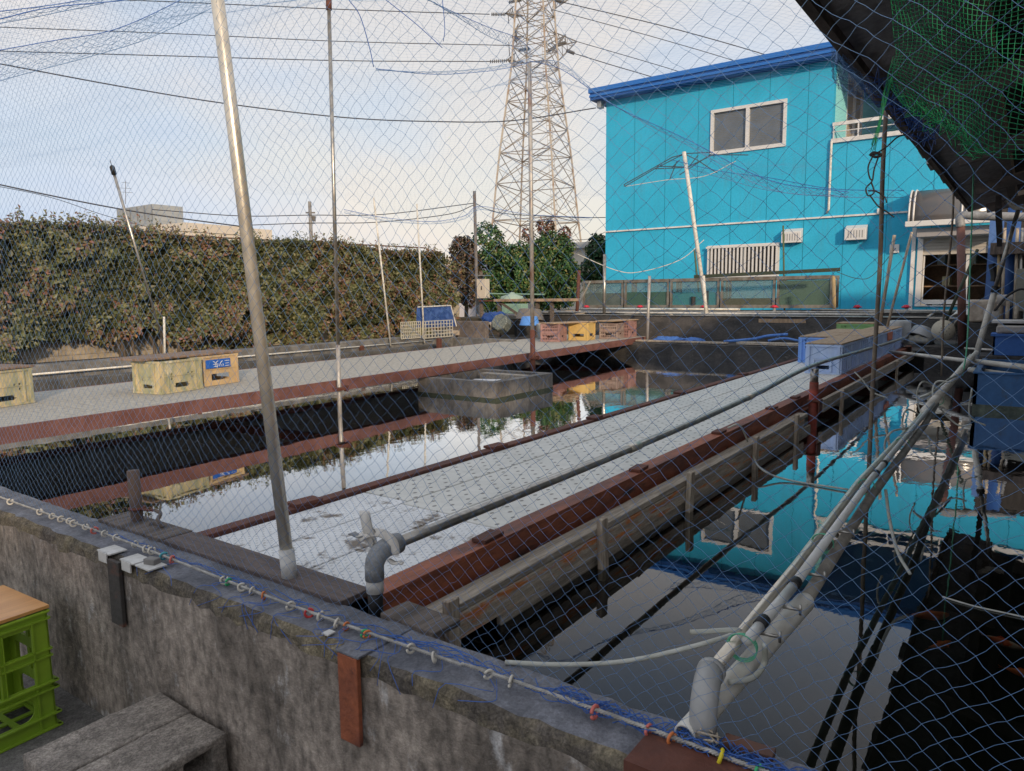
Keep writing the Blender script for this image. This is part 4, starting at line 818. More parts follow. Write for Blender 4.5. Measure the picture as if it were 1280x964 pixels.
# posts and frames round the tanks
def post(name, a, b, x, r, mat, label, group=None, n=10, base=None, y=None):
    p = Px(*a, x) if y is None else Py(*a, y); q = Px(*b, x) if y is None else Py(*b, y)
    if base is not None: q = q + (q-p)*((base-q.z)/(q.z-p.z))
    return tag(MB().tube([q, p], r, n).build(name, mat, smooth=True), label, 'post', group)
gold = mk('golden_wood_post', (.42,.31,.15), .7, col2=(.3,.22,.12), sc=5, st=(4,4,.6), var=.15)  # golden wood with darker brown grain
post('wooden_post', (1042, 345), (1043, 398), 15.2, .035, gold, 'short golden wooden post at the right end of the fish tanks', base=1.0)
post('rusty_post', (724, 338), (721, 396), 14.6, .04, rust, 'rusty post left of the fish tanks', base=.9)
post('grey_post', (756, 318), (755, 398), 14.3, .035, steel_dull, 'plain grey post standing before the leftmost fish tanks', base=.9)
post('white_post', (812, 345), (809, 425), 13.4, .03, pole_rusty, 'thin white post with rusty lower half at the end of the far walkway', base=.6)
post('white_pipe_post', (879, 345), (883, 398), 14.4, .035, pvc_white, 'short white plastic post in front of the fish tanks', base=1.0)
post('thin_green_stake', (979, 282), (980, 350), 17, .02, mk('mossy_stake', (.09,.12,.06), .8), 'thin mossy stake standing before the barred window', base=1.1)
post('thin_green_stake', (868, 312), (872, 352), 17, .022, mk('mossy_stake', (.09,.12,.06), .8), 'thin mossy stake between the leaning pole and barred window', base=1.1)
tag(MB().bar(Px(868, 346, 15.4), Px(1050, 337, 15.4), .06, .07).build('crossbar', mk('dark_green_bar', (.045,.06,.04), .8, var=.2)), 'dark mossy bar lying level above the right fish tanks', 'bar')
tag(MB().bar(Px(738, 352, 15.2), Px(722, 384, 15.2), .03, .03).build('diagonal_stay', steel), 'short white diagonal stay at the left end of the fish tanks', 'bar')
p0, p1 = Px(855, 190, 14.6), Px(884, 396, 14.6)
t = thing('airer_pole', 'white leaning pole with a spidery folded wire frame at its top, before the blue house', 'pole', (p1.x, p1.y, 1.0))
MB().tube([p1, p0], .04, 10).build('pole', pvc_white, t, smooth=True)
zz_ = lambda x, y: Px(740+x/6.4, 100+y/6.4, 14.6+.002*((x*7) % 50))
m = MB()
for a, b in [((740,590),(500,712)),((740,592),(640,620)),((640,620),(255,838)),((500,712),(262,852)),((255,838),(262,852)),((740,590),(965,578)),((965,600),(760,700)),((745,595),(840,640)),((840,640),(1000,745)),((500,712),(745,700)),((520,690),(740,696)),((965,598),(1250,600)),((640,700),(700,640)),((620,800),(680,650)),((850,600),(780,690)),((960,590),(700,760))]:
    m.tube([zz_(*a), zz_(*b)], .011, 5)
m.build('wire_frame', mk('dark_wire', (.06,.1,.12), .5), t)
m = MB(); m.tube(smooth_path([zz_(270,852), zz_(600,800), zz_(900,770), zz_(1150,650)], 5), .008, 4); m.build('cord', pvc_white, t)
wire([(722,318),(770,338),(800,340),(850,325),(880,300)], 17.2, .009, 'slack_cord', 'slack white cord curving across the blue house wall above the fish tanks', mat=pvc_white)
wire([(1046,340),(1070,348),(1090,345),(1120,310)], 17.5, .007, 'slack_cord', 'thin slack cord from the end of the mossy bar towards the shop door')
# blue tarp, planks and oddments on the step of the end wall
tarp = mk('blue_tarp', (.05,.16,.5), .5, col2=(.1,.24,.6), sc=9, bump=.6, bsc=30, var=.15)
def lump(name, c, s, mat, label, cat, seed=1, n=14, rz=0., flat=.0):
    m = MB(); vs = []; R_ = Matrix.Rotation(rz, 3, 'Z')
    for i in range(n+1):
        th = PI*i/n
        for j in range(2*n):
            ph = PI*j/n; d = Vector((math.sin(th)*math.cos(ph), math.sin(th)*math.sin(ph), math.cos(th)))
            k = 1 + .35*mnoise.noise(d*2.2+Vector((seed*3.1, 0, 0))) + .16*mnoise.noise(d*6+Vector((0, seed, 0)))
            p = Vector((d.x*s[0]*k, d.y*s[1]*k, max(d.z, -.25)*s[2]*k)); vs.append(Vector(c) + R_ @ p)
    q = 2*n; m.add(vs, [(i*q+j, i*q+(j+1) % q, (i+1)*q+(j+1) % q, (i+1)*q+j) for i in range(n) for j in range(q)])
    return tag(m.build(name, mat, smooth=True), label, cat)
c = Px(838, 422, 13.4); lump('blue_sheet', (13.4, c.y, .69), (.25, .38, .09), tarp, 'crumpled blue plastic sheet on the step by the end of the far walkway', 'tarp', 2)
c = Px(866, 422, 13.4); lump('blue_sheet', (13.45, c.y, .69), (.2, .22, .08), tarp, 'small second lump of blue sheet right of the larger one on the step', 'tarp', 5)
tag(MB().tube(smooth_path([Px(905,427,13.3)*1, Px(940,424,13.3), Px(960,420,13.35), Px(985,418,13.4)], 5), .025, 8).build('blue_hose', tarp, smooth=True), 'blue hose lying on the step of the end wall', 'hose')
tag(MB().tube(smooth_path([Px(960,426,13.25), Px(980,423,13.3), Px(998,426,13.35)], 5), .02, 8).build('blue_hose', tarp, smooth=True), 'short curl of blue hose on the step left of the blue crates', 'hose')
tag(MB().box((13.05, 2.5, .69), (13.3, 4.3, .735)).build('plank', wood, bevel=.004), 'weathered plank on the step left of the blue crates', 'plank')
tag(MB().box((13.05, 4.5, .69), (13.22, 6.3, .72)).build('plank', wood_post, bevel=.004), 'pale thin plank on the step under the blue plastic sheet', 'plank')
# ================================================================ crates
def crate(style, L_, W_, H_, mat, extra=None):
    """crate built round the origin; returns root with its parts"""
    t = thing('crate', None, 'crate', (0, 0, 0)); hx, hy_ = L_/2, W_/2; th = .012
    def slots(W, rows, n, mg, w):
        out = []
        for z0, z1 in rows:
            for i in range(n): u = mg+(W-2*mg)*(i+.5)/n; out.append((u-w/2, z0, u+w/2, z1))
        return out
    for nm, o, u, nn, W in (('side', (-hx,-hy_,0), (1,0,0), (0,-1,0), L_), ('side', (hx,hy_,0), (-1,0,0), (0,1,0), L_), ('end', (-hx,hy_,0), (0,-1,0), (-1,0,0), W_), ('end', (hx,-hy_,0), (0,1,0), (1,0,0), W_)):
        if style == 'yellow':
            h = [(W/2-.09, .055, W/2+.09, .065), (W/2-.075, .045, W/2+.075, .088)]; s = .018
            if nm == 'side': h += [(.13-s, .12, .13, .14), (.13-s, .165, .13, .185), (W-.12, .12, W-.1, .142), (W-.12, .16, W-.1, .18), (W-.165, .16, W-.145, .18)]
            else: h = [(W/2-.06, .05, W/2+.06, .085), (W/2-.07, .12, W/2-.05, .14)]
        elif style == 'cream': h = [(W/2-.12, .05, W/2+.12, .115)]
        elif style == 'plainyellow': h = [(W/2-.11, .07, W/2+.11, .125)]
        elif style == 'pink': h = slots(W, [(.035, .07), (.095, .13), (.195, .23), (.255, .285)], 9, .03, .018) + [(W/2-.06, .075, W/2+.06, .11)]
        elif style == 'blue': h = ([(W/2-.075, .05, W/2+.06, .09)] + ([(.06, .1+k*.04, .075, .122+k*.04) for k in range(5)] if extra == 'holes' else [])) if nm == 'end' else slots(W, [(.02, .055)], 6, .04, .02)
        elif style == 'green': h = []
        m = MB().panel(o, u, (0,0,1), nn, W, H_, th, h)
        O, Uv, Nv = Vector(o), Vector(u), Vector(nn); pr = .018 if style == 'blue' else .010
        def rib(u0, z0, u1, z1, pr=pr):
            a = O+Uv*u0+Nv*.0005; cpts = [a+Vector((0,0,z0)), O+Uv*u1+Nv*.0005+Vector((0,0,z0)), O+Uv*u1+Nv*.0005+Vector((0,0,z1)), a+Vector((0,0,z1))]
            m.prism(cpts, Nv*pr)
        rib(-.006, 0, W+.006, .018); rib(-.006, H_-.02, W+.006, H_)
        if style in ('yellow', 'blue', 'cream'): rib(0, H_*.52, W, H_*.52+.008, .007)
        rib(0, .018, .028, H_-.02); rib(W-.028, .018, W, H_-.02)
        if style in ('yellow',): rib(.07, .02, .082, H_-.02); rib(W-.082, .02, W-.07, H_-.02)
        if style == 'blue' and nm == 'side':
            for k in range(1, 4): rib(W*k/4-.01, .018, W*k/4+.01, H_-.02)
        if style == 'blue' and nm == 'end': rib(W/2-.1, .02, W/2-.088, .15); rib(W/2+.075, .02, W/2+.088, .15); rib(W/2-.1, .15, W/2+.088, .158)
        if style == 'pink': rib(0, H_*.47, W, H_*.52)
        m.build(nm, mat, t)
    MB().box((-hx+th, -hy_+th, .006), (hx-th, hy_-th, .016)).build('bottom', mat, t)
    return t
yel = mk('faded_yellow_plastic', (.55,.46,.27), .6, col2=(.33,.33,.21), sc=10, st=(1,1,.4), thr=(.42,.55), col3=(.72,.64,.46), sc3=9, thr3=(.56,.7), var=.12)
crm = mk('cream_plastic', (.62,.45,.24), .6, col2=(.5,.36,.2), sc=6, var=.08)
yel2 = mk('warm_yellow_plastic', (.58,.4,.14), .55, var=.08)
pink_p = mk('faded_pink_plastic', (.38,.22,.2), .6, col2=(.27,.16,.15), sc=8, var=.15); greyp = mk('faded_grey_pink_plastic', (.33,.26,.22), .65, col2=(.23,.16,.14), sc=8, var=.15)
blue_c = mk('pale_blue_plastic', (.42,.56,.84), .5, col2=(.5,.62,.82), sc=7, st=(1,1,.4), var=.08); blue_c2 = mk('bright_blue_plastic', (.2,.4,.85), .5, var=.06); green_c = mk('faded_green_plastic', (.22,.4,.15), .6, var=.1)
def place(t, x, y, z, rz, label, group='crates on the walkways', name=None):
    t.location = (x, y, z); t.rotation_euler = (0, 0, rz); t['label'] = label; t['group'] = group
    return t
zc = DECK+.003
cy = crate('yellow', .47, .35, .30, yel)
a = math.radians(12); cc = Vector((3.50, 6.42)) + Vector((math.cos(a)*.235-math.sin(a)*.175, math.sin(a)*.235+math.cos(a)*.175))
place(cy, cc.x, cc.y, zc, a, 'mossy faded yellow crate in front of the cream crate with a blue sign')
c2 = dup(cy, (2.36, 7.0, zc), math.radians(17), 'faded yellow crate cut off by the left edge of the photo')
c3 = crate('cream', .47, .35, .30, crm); place(c3, 4.22, 6.83, zc, math.radians(12), 'cream crate with a blue lettered sign, behind the mossy yellow one')
ORG[c3] = Vector((0,0,0))
s_ = MB().box((-.2, -.1925, .175), (.12, -.188, .26)).build('sign', mk('blue_sign', (.02,.12,.5), .5), c3)
try:
    text_mesh('lettering', '三ツ矢', .075, Matrix.Translation((0.0, -.1935, .2175)) @ Matrix.Rotation(PI, 4, 'Y') @ Matrix.Rotation(PI/2, 4, 'X') @ Matrix.Rotation(0, 4, 'Z') , white_paint, c3, .0012)
except Exception as e: print('text', e)
tag(MB().bar((3.36, 6.75, zc+.316), (4.52, 6.93, zc+.316), .44, .02).build('board', ply_old, bevel=.003), 'long worn plywood board across the mossy yellow and cream crates', 'board', 'boards on crates')
tag(MB().obox((2.36, 7.0, zc+.314), (.52, .4, .018), Matrix.Rotation(math.radians(17), 3, 'Z')).build('board', ply_old, bevel=.003), 'worn board on the crate at the left edge', 'board', 'boards on crates')
cp = crate('pink', .44, .36, .33, pink_p); place(cp, 11.62, 7.3, zc, .25, 'dull pink slatted crate just left of the plain yellow crate')
cq = crate('plainyellow', .44, .38, .33, yel2); place(cq, 12.2, 7.02, zc, .2, 'plain warm yellow crate with oval handle holes between the pink crates')
cr = crate('pink', .44, .36, .30, greyp); place(cr, 12.85, 6.72, zc, .2, 'greyish slatted crate just right of the plain yellow crate')
cs = dup(cp, (13.4, 6.72, zc), .15, 'rightmost pink slatted crate at the end of the far walkway')
tag(MB().bar((11.35, 7.3, zc+.342), (12.45, 7.0, zc+.342), .42, .018).build('board', ply, bevel=.003), 'plywood board across the pink and plain yellow crates', 'board', 'boards on crates')
tag(MB().bar((12.6, 6.76, zc+.345), (13.66, 6.7, zc+.345), .4, .018).build('board', ply, bevel=.003), 'plywood board across the last two crates of the far walkway', 'board', 'boards on crates')
cb = crate('blue', .49, .33, .31, blue_c); n = 0
place(cb, 8.42, 1.76, zc, .0, 'pale blue crate at the near end of the long blue row, on the centre walkway', 'blue crates on the centre walkway')
for k in range(1, 9): dup(cb, (8.42+.525*k, 1.76+random.uniform(-.01,.01), zc), random.uniform(-.02,.02), ['', 'second pale blue crate of the row by the pipe rail, under the nearest board', 'third pale blue crate of the row by the pipe rail, counting away from the camera', 'fourth pale blue crate of the row by the pipe rail, counting away', 'fifth pale blue crate of the row by the pipe rail, counting away', 'sixth pale blue crate of the row by the pipe rail, counting away', 'seventh pale blue crate of the row by the pipe rail, counting away', 'eighth pale blue crate of the row by the pipe rail, next to last', 'last pale blue crate of the row by the pipe rail, beside the white barrel'][k])
cb2 = crate('blue', .49, .33, .31, blue_c2, 'holes'); place(cb2, 9.65, 2.14, zc, 0, 'bright blue crate with a column of small square holes, heading the short left row', 'blue crates on the centre walkway')
for k in range(1, 4): dup(cb2, (9.65+.525*k, 2.14, zc), random.uniform(-.02,.02), ['', 'second bright blue crate of the short left row', 'third bright blue crate of the short left row', 'last bright blue crate of the short left row, before the green one'][k])
cg = dup(cb2, (12.75, 2.25, zc), .05, 'faded green crate beyond the short row of bright blue ones'); cg['group'] = 'blue crates on the centre walkway'
for ch in cg.children:
    ch.data = ch.data.copy(); ch.data.materials.clear(); ch.data.materials.append(green_c)
cg.scale = (1, 1.5, 1.15)
for i, (x, y, l, w, lab) in enumerate([(8.95, 1.76, 1.55, .36, 'nearest tan plywood board on the long blue crate row'), (10.5, 1.76, 1.45, .36, 'middle tan plywood board on the long blue crate row'), (11.95, 1.77, 1.35, .37, 'farthest tan plywood board on the long blue crate row'), (9.9, 2.13, 1.0, .36, 'near tan plywood board on the short left blue crate row'), (10.95, 2.13, 1.0, .36, 'far tan plywood board on the short left blue crate row')]):
    tag(MB().box((x-l/2, y-w/2, zc+.313), (x+l/2, y+w/2, zc+.328)).build('board', ply, bevel=.003), lab, 'board', 'boards on crates')
tag(MB().box((12.5, 1.98, zc+.36), (13.0, 2.52, zc+.375)).build('board', ply, bevel=.003), 'small tan board on top of the green crate', 'board', 'boards on crates')
tag(MB().box((11.1, 1.567, zc+.19), (11.5, 1.575, zc+.3)).build('orange_label', mk('faded_orange', (.6,.2,.12), .6)), 'faded orange panel on the side of the long blue crate row', 'label')
# ---- foreground: tall green crate with board, concrete blocks
gp = mk('lime_green_plastic', (.27,.42,.03), .42, col2=(.23,.37,.03), sc=4, col3=(.12,.17,.05), sc3=11, thr3=(.66,.8), var=.06)
g = thing('crate', 'tall lime green bottle crate with big openings, at the lower left', 'crate', (0, 0, 0))
GL, GW, GH = .40, .30, .42
for nm, o, u, nn, W in (('side', (-GL/2,-GW/2,0), (1,0,0), (0,-1,0), GL), ('side', (GL/2,GW/2,0), (-1,0,0), (0,1,0), GL), ('end', (-GL/2,GW/2,0), (0,-1,0), (-1,0,0), GW), ('end', (GL/2,-GW/2,0), (0,1,0), (1,0,0), GW)):
    c_ = .055; w2 = (W-2*c_); k = 3 if W > .35 else 2; bw_ = (w2-.016*(k-1))/k
    h = [(c_+.01, .055, W-c_-.01, .135)]
    for r0, r1 in ((.172, .252), (.29, .375)):
        for q in range(k): h.append((c_+q*(bw_+.016), r0, c_+q*(bw_+.016)+bw_, r1))
    m = MB().panel(o, u, (0,0,1), nn, W, GH, .006, h); O, Uv, Nv = Vector(o), Vector(u), Vector(nn)
    def rib(u0, z0, u1, z1, pr): m.prism([O+Uv*u0+Nv*.0004+Vector((0,0,z0)), O+Uv*u1+Nv*.0004+Vector((0,0,z0)), O+Uv*u1+Nv*.0004+Vector((0,0,z1)), O+Uv*u0+Nv*.0004+Vector((0,0,z1))], Nv*pr)
    for z in (.0, .048, .140, .164, .256, .281): rib(-.012 if z < .17 else -.004, z, W+.012 if z < .17 else W+.004, z+.006, .014 if z < .17 else .006)
    rib(-.003, GH-.03, W+.003, GH-.024, .008); rib(-.003, GH-.006, W+.003, GH, .008)
    for u0 in (c_-.006, W-c_): rib(u0, .0, u0+.006, GH-.03, .006)
    for q in range(k-1): u0 = c_+(q+1)*bw_+q*.016; rib(u0, .17, u0+.003, GH-.04, .006); rib(u0+.013, .17, u0+.016, GH-.04, .006)
    for u0, sgn in ((c_+.01, 1), (W-c_-.01, -1)):    # rounded corners of the big lower opening
        for z0, sz in ((.055, 1), (.135, -1)):
            arc = [(u0, z0)] + [(u0+sgn*.035*(1-math.sin(b)), z0+sz*.035*(1-math.cos(b))) for b in [PI/2*i/6 for i in range(7)]]
            m.prism([O+Uv*a_-Nv*.0005+Vector((0,0,b_)) for a_, b_ in arc], -Nv*.005)
    m.build(nm, gp, g)
MB().panel((-GL/2+.01, -GW/2+.01, .02), (1,0,0), (0,1,0), (0,0,-1), GL-.02, GW-.02, .006, [(.03+.09*i, .03+.085*j, .1+.09*i, .095+.085*j) for i in range(4) for j in range(3)]).build('bottom_grid', gp, g)
g.location = (.80, 2.83, GZ+.003); g.rotation_euler = (0, 0, math.radians(3))
cq_ = Pz(62, 757, .57)
shiny = mk('varnished_plywood', (.72,.36,.12), .28, col2=(.6,.28,.09), sc=2.5, st=(1,5,1), var=.06, spec=.6)
m = MB(); m.obox((.79, 2.85, .573), (.44, .335, .012), Matrix.Rotation(math.radians(3), 3, 'Z')); tag(m.build('board', shiny, bevel=.0015), 'glossy orange brown plywood board on the lime green crate', 'board')
tag(MB().obox((.785, 2.845, .565), (.42, .32, .003), Matrix.Rotation(math.radians(4), 3, 'Z')).build('underlay', wood_dk), 'thin dark sheet under the glossy board on the green crate', 'board')
def cblock(x, y, z, label, jit=0.):
    t = thing('concrete_block', label, 'concrete block', (x, y, z), 'stacked concrete blocks by the pond wall')
    L_, W_, H_ = .39, .187, .118; hs = [(.05, .028, .135, .09), (.1525, .028, .2375, .09), (.255, .028, .34, .09)]
    m = MB().panel((-L_/2, -W_/2, 0), (1,0,0), (0,0,1), (0,-1,0), L_, H_, W_, hs).weld()
    m.v = [(vx+random.gauss(0,.0012), vy+random.gauss(0,.0012), vz+random.gauss(0,.001)) for vx, vy, vz in m.v] if jit else m.v
    m.v = [(a+x, b+y, c+z) for a, b, c in m.v]
    o = m.build('body', block_c, t, bevel=.007); t.rotation_euler = (0, 0, jit)
    # half round end grooves
    return t
yb0 = Px(285, 912, 1.11).y
for i, (dx, dy, k) in enumerate([(0, 0, 1), (.005, .191, 1), (.004, -.004, 0), (.0, .19, 0)]):
    cblock(.915+dx, 1.905+dy, GZ+.001+k*.1195, ['upper concrete block nearest the camera, its hollow end showing', 'upper concrete block touching the wall behind the hollow ended one', 'lower concrete block under the hollow ended one', 'lower concrete block at the back of the stack'][i], [.012, -.006, -.02, .01][i])
# ================================================================ white pipe bundle over the right pond
t = thing('pipe_bundle', 'bundle of steel and white plastic pipes running out over the right hand pond', 'pipe', (1.25, .47, .79))
EE = .452
MB().tube([(1.24, EE, .772), (1.24, EE, .80)], .025, 20).tube([(1.24,EE,.788),(1.24,EE,.80)], .0278, 20).tube([(1.24,EE,.795),(1.241,EE,.825)] + [(1.24+.06*(1-math.cos(a)), EE+.014*(1-math.cos(a)), .825+.05*math.sin(a)) for a in [PI/2*i/8 for i in range(1, 9)]] + [(1.325, EE+.018, .879)], .0258, 20).lathe((1.318, EE+.017, .8765), [(.023, 0), (.028, .002), (.028, .016), (.015, .018)], 20, (1, .1, .03)).build('elbow', pvc_gray if 0 else mk('pale_grey_pvc', (.4,.4,.39), .5, col2=(.3,.3,.29), sc=7, var=.06), t, smooth=True)
MB().tube([(1.31, .468, .879), (2.0, .476, .88), (3.0, .50, .885), (4.7, .485, .89), (9.3, .50, .92)], .0135, 16).build('steel_pipe', steel, t, smooth=True)
a, b = Pz(856, 920, .797), Pz(1008, 750, .862)
m = MB(); d = (b-a); L_ = d.length; m.lathe(a, [(.0185, .004), (.019, 0), (.0225, 0), (.023, .01), (.024, L_*.98), (.019, L_)], 20, d.normalized()); m.lathe(a, [(.0185, .0), (.0185, .12)], 20, d.normalized()); m.build('fat_pipe', pvc_white, t, smooth=True)
MB().tube([a+d.normalized()*.09, a+d.normalized()*.095], .018, 16).build('pipe_hollow', black_rubber, t)
y_ = .505; zt = .925
MB().tube([(1.44, .435, .905), (1.53, .434, .905)], .0122, 14).tube([(1.54, .434, .905), (1.79, .431, .906)], .0122, 14).tube([(1.80, .431, .906), (3.0, .457, .907), (5.2, .46, .915)], .0122, 14).build('thin_white_pipe', mk('clean_white_pvc', (.6,.6,.58), .4, col2=(.5,.5,.47), sc=5, var=.05), t, smooth=True)
for x in (1.535, 1.795, 3.1, 3.3): MB().tube([(x-.018, float(np.interp(x, [1.4,1.8,3,5.2], [.435,.431,.457,.46])), .9068), (x+.018, float(np.interp(x, [1.4,1.8,3,5.2], [.435,.431,.457,.46])), .9068)], .0145, 14).build('black_coupling', black_rubber, t, smooth=True)
MB().tube([b+Vector((-.05,.0,.0)), (2.9, .437, .868), (4.6, .44, .88), (5.4, .46, .89)], .0165, 14).build('grey_pipe', mk('aged_grey_pipe', (.28,.26,.22), .6, col2=(.16,.145,.13), sc=9, var=.15), t, smooth=True)
MB().tube([(4.9, .475, .905), (8.9, .47, .92), (9.4, .45, .94)], .027, 16).build('far_pipe', pvc_white, t, smooth=True)
for x, yy in ((1.50, .427), (1.66, .425), (1.9, .425), (2.3, .43)):
    MB().tube([(x, yy, .90), (x+.005, yy-.04, .90)], .004, 8).tube([(x+.005, yy-.04, .888), (x+.005, yy-.04, .912)], .003, 6).build('tap', steel_dull, t, smooth=True)
for x in (1.44, 2.2, 2.95, 3.9, 5.6):
    m = MB()
    for q in range(3): m.torus((x+.005*q, .447+.012*(min(x, 3)-1.5), .886), .031-.001*q, .0014, (1, .12*q, .1), n=22, m=5)
    m.build('cord_lashing', cord_g, t, smooth=True)
t = thing('support_wire', 'old wire binding at the foot of the white elbow on the wall', 'wire', (1.24, .45, .78)); m = MB()
for q in range(5): m.tube(smooth_path([(1.22+random.uniform(-.02,.02), .44+random.uniform(-.03,.03), .785+random.uniform(0,.04)) for _ in range(6)], 4), .0018, 5)
m.build('wire', wood_post, t)
# hoses
def hose(pts, r, label, mat=hose_m, name='hose'): return tag(MB().tube(smooth_path(pts, 7), r, 8).build(name, mat, smooth=True), label, 'hose', 'hoses round the pipe bundle')
hose([Pz(632, 828, .775), Pz(700, 831, .79), Pz(780, 827, .80), Pz(860, 810, .84), Pz(925, 789, .89), (1.42, .55, .90)], .0058, 'long pale hose lying from the pond wall to the pipe bundle')
hose([Pz(912, 853, .85), Pz(940, 848, .84), Pz(955, 830, .85), Pz(956, 805, .90)], .0062, 'pale hose looping under the pipes near the white elbow')
hose([Px(1107,612,3.1), Px(1112,650,3.05), Px(1122,690,3.0), Px(1138,718,2.95)], .006, 'pale hose hanging from the middle of the bundle down over the water')
hose([Px(1190,478,5.6), Px(1170,478,5.6), Px(1168,500,5.5), Px(1195,530,5.5), Px(1215,531,5.5)], .006, 'white hose arching down left of the blue tank')
hose([Px(1160,545,4.4), Px(1165,568,4.4), Px(1182,571,4.4)], .005, 'short hose end poking right from the bundle')
hose([Px(1215,485,6.0), Px(1212,520,6.0), Px(1232,532,6.0)], .006, 'hose curving down in front of the blue tank')
hose([Px(1150,497,5.6), Px(1165,490,5.6), Px(1185,475,6.0), Px(1200,467,6.5)], .008, 'hose leaving the left side of the bundle towards the water')
for i, (a, b, x) in enumerate([((1110,578),(1135,535),3.9), ((1132,550),(1152,520),4.6), ((1150,515),(1175,488),5.5)]):
    hose([Px(a[0], a[1], x), Px(a[0]-4, a[1]-22, x), Px((a[0]+b[0])/2-8, a[1]-38, x), Px(b[0], b[1], x+.4)], .005, 'arched %s hose loop along the left side of the bundle' % ['nearest', 'middle', 'farthest'][i])
hose([Pz(910, 535, .78), Pz(925, 532, .80), Pz(938, 560, .62), Pz(950, 585, .56), Pz(985, 600, .51), Pz(1060, 612, .51)], .006, 'pale hose dropping from the walkway edge into the right pond', name='hose')
hose([Px(1068,465,7.2), Px(1078,475,7.2), Px(1090,490,7.2), Px(1110,498,7.2)], .007, 'short hose falling beside the rusty beam near the blue crates')
hose([Pz(1178, 746, WATER_R+.004), Pz(1215, 757, WATER_R+.003), Pz(1255, 766, WATER_R+.004), Pz(1320, 780, WATER_R+.004)], .0032, 'pale hose floating on the dark water at the right edge')
# far right pipes and blue tank
t = thing('cross_pipe', 'horizontal white pipe crossing at the far end of the right pond', 'pipe', (9.6, .9, .7)); MB().tube([Px(1105, 439, 11.5), Px(1218, 452, 9.6)], .024, 10).build('pipe', pvc_white, t, smooth=True)
for i, (a, b, lab) in enumerate([((1218, 452), (1300, 461), 'upper of the two white pipes laid over the blue tank'), ((1212, 462), (1300, 474), 'lower of the two white pipes laid over the blue tank')]):
    tag(MB().tube([Px(*a, 8.9), Px(*b, 8.3)], .028, 12).build('overlying_pipe', pvc_white, smooth=True), lab, 'pipe', 'pipes over the blue tank')
tag(MB().tube([Px(1205, 436, 11.2), Px(1300, 441, 11.2)], .02, 8).build('grey_bar', steel_dull, smooth=True), 'thin grey bar behind the pipes over the blue tank', 'pipe')
t = thing('blue_tank', 'dark blue plastic tank standing in the right hand pond', 'tank', (8.8, -.6, GZ)); bt = mk('dark_blue_tank', (.035,.13,.33), .45, col2=(.05,.17,.4), sc=3, col3=(.07,.1,.12), sc3=5, thr3=(.6,.75), var=.12)
yt = Px(1217, 480, 8.0).y; MB().panel((8.0, yt, GZ), (0,-1,0), (0,0,1), (-1,0,0), 2.2, .72, .03).panel((8.0, yt-2.2, GZ), (1,0,0), (0,0,1), (0,-1,0), 1.6, .72, .03).panel((9.6, yt, GZ), (-1,0,0), (0,0,1), (0,1,0), 1.6, .72, .03).panel((9.6, yt-2.2, GZ), (0,1,0), (0,0,1), (1,0,0), 2.2, .72, .03).build('side_wall', bt, t); MB().box((7.985, yt-2.22, .845), (8.04, yt+.012, .866)).box((8.04, yt-.04, .845), (9.6, yt+.012, .866)).build('rim', bt, t, bevel=.006)
MB().box((7.994, yt-2.2, WATER_R-.05), (7.998, yt, WATER_R+.06)).build('waterline_algae', mk('pale_algae', (.16,.19,.15), .8, col2=(.07,.09,.08), sc=7, var=.3), t)
MB().box((8.04, yt-2.15, GZ), (9.56, yt-.04, .70)).build('tank_water', mk('black_water', (.01,.014,.016), .03, var=0), t)
# leaning white pole from the bundle end
t = thing('slanting_pole', 'white pipe pole slanting up from the far end of the pipe bundle', 'pole', Px(1218, 452, 9.5))
MB().tube([Px(1218, 452, 9.5), Px(1244, 362, 9.5)], .032, 12).build('lower_tube', pvc_white, t, smooth=True); MB().tube([Px(1243, 364, 9.5), Px(1273, 262, 9.5)], .022, 12).build('upper_tube', steel_dull, t, smooth=True)
MB().tube([Px(1243, 366, 9.5), Px(1245, 358, 9.5)], .04, 12).build('joint', black_rubber, t, smooth=True)
MB().tube(smooth_path([Px(1258, 250, 9.5), Px(1265, 256, 9.5), Px(1272, 260, 9.5), Px(1290, 258, 9.5)], 5), .03, 10).build('top_elbow', pvc_white, t, smooth=True)
# brown post with grey cap pipe
t = thing('brown_post', 'brown post with a grey pipe cap standing before the shop door', 'post', Px(1203, 400, 12.4)); MB().tube([Vector((12.4, Px(1205, 400, 12.4).y, .8)), Px(1201, 282, 12.4)], .055, 12).build('post', mk('brown_paint', (.18,.085,.07), .6, col2=(.12,.06,.05), sc=5, var=.1), t, smooth=True)
MB().tube(smooth_path([Px(1201, 284, 12.4), Px(1200, 274, 12.4), Px(1205, 269, 12.4), Px(1225, 270, 12.4), Px(1300, 272, 12.4)], 5), .06, 12).build('cap_pipe', pvc_gray, t, smooth=True)
tag(MB().tube([Px(1183, 400, 12), Px(1222, 312, 12.3)], .022, 8).build('dark_stake', mk('dark_green_stake', (.045,.055,.035), .7), smooth=True), 'dark green stake leaning in front of the shop door', 'pole')
# junk on the right ledge
LZ = .82
p = Px(1124, 430, 12.7); tag(MB().lathe((12.7, p.y, LZ), [(.0, 0), (.15, 0), (.165, .02), (.15, .3), (.152, .34), (.13, .345), (.0, .34)], 24).build('barrel', mk('white_barrel', (.45,.47,.48), .5, col2=(.35,.36,.36), sc=5, var=.08), smooth=True), 'white plastic barrel beyond the end of the blue crates', 'barrel')
def bowl(c, axis, r, d, mat, label, name='basin', cat='basin'):
    m = MB().lathe(c, [(0, d), (r*.72, d), (r*.8, d*.93), (r, .02), (r*1.08, .0), (r*1.06, -.012), (r*.95, .0), (r*.74, d*.86), (0, d*.9)], 24, axis); return tag(m.build(name, mat, smooth=True), label, cat)
greyb = mk('grey_bowl', (.3,.31,.32), .5, var=.06); whiteb = mk('soiled_white_bowl', (.62,.6,.56), .5, col2=(.45,.43,.39), sc=5, var=.06)
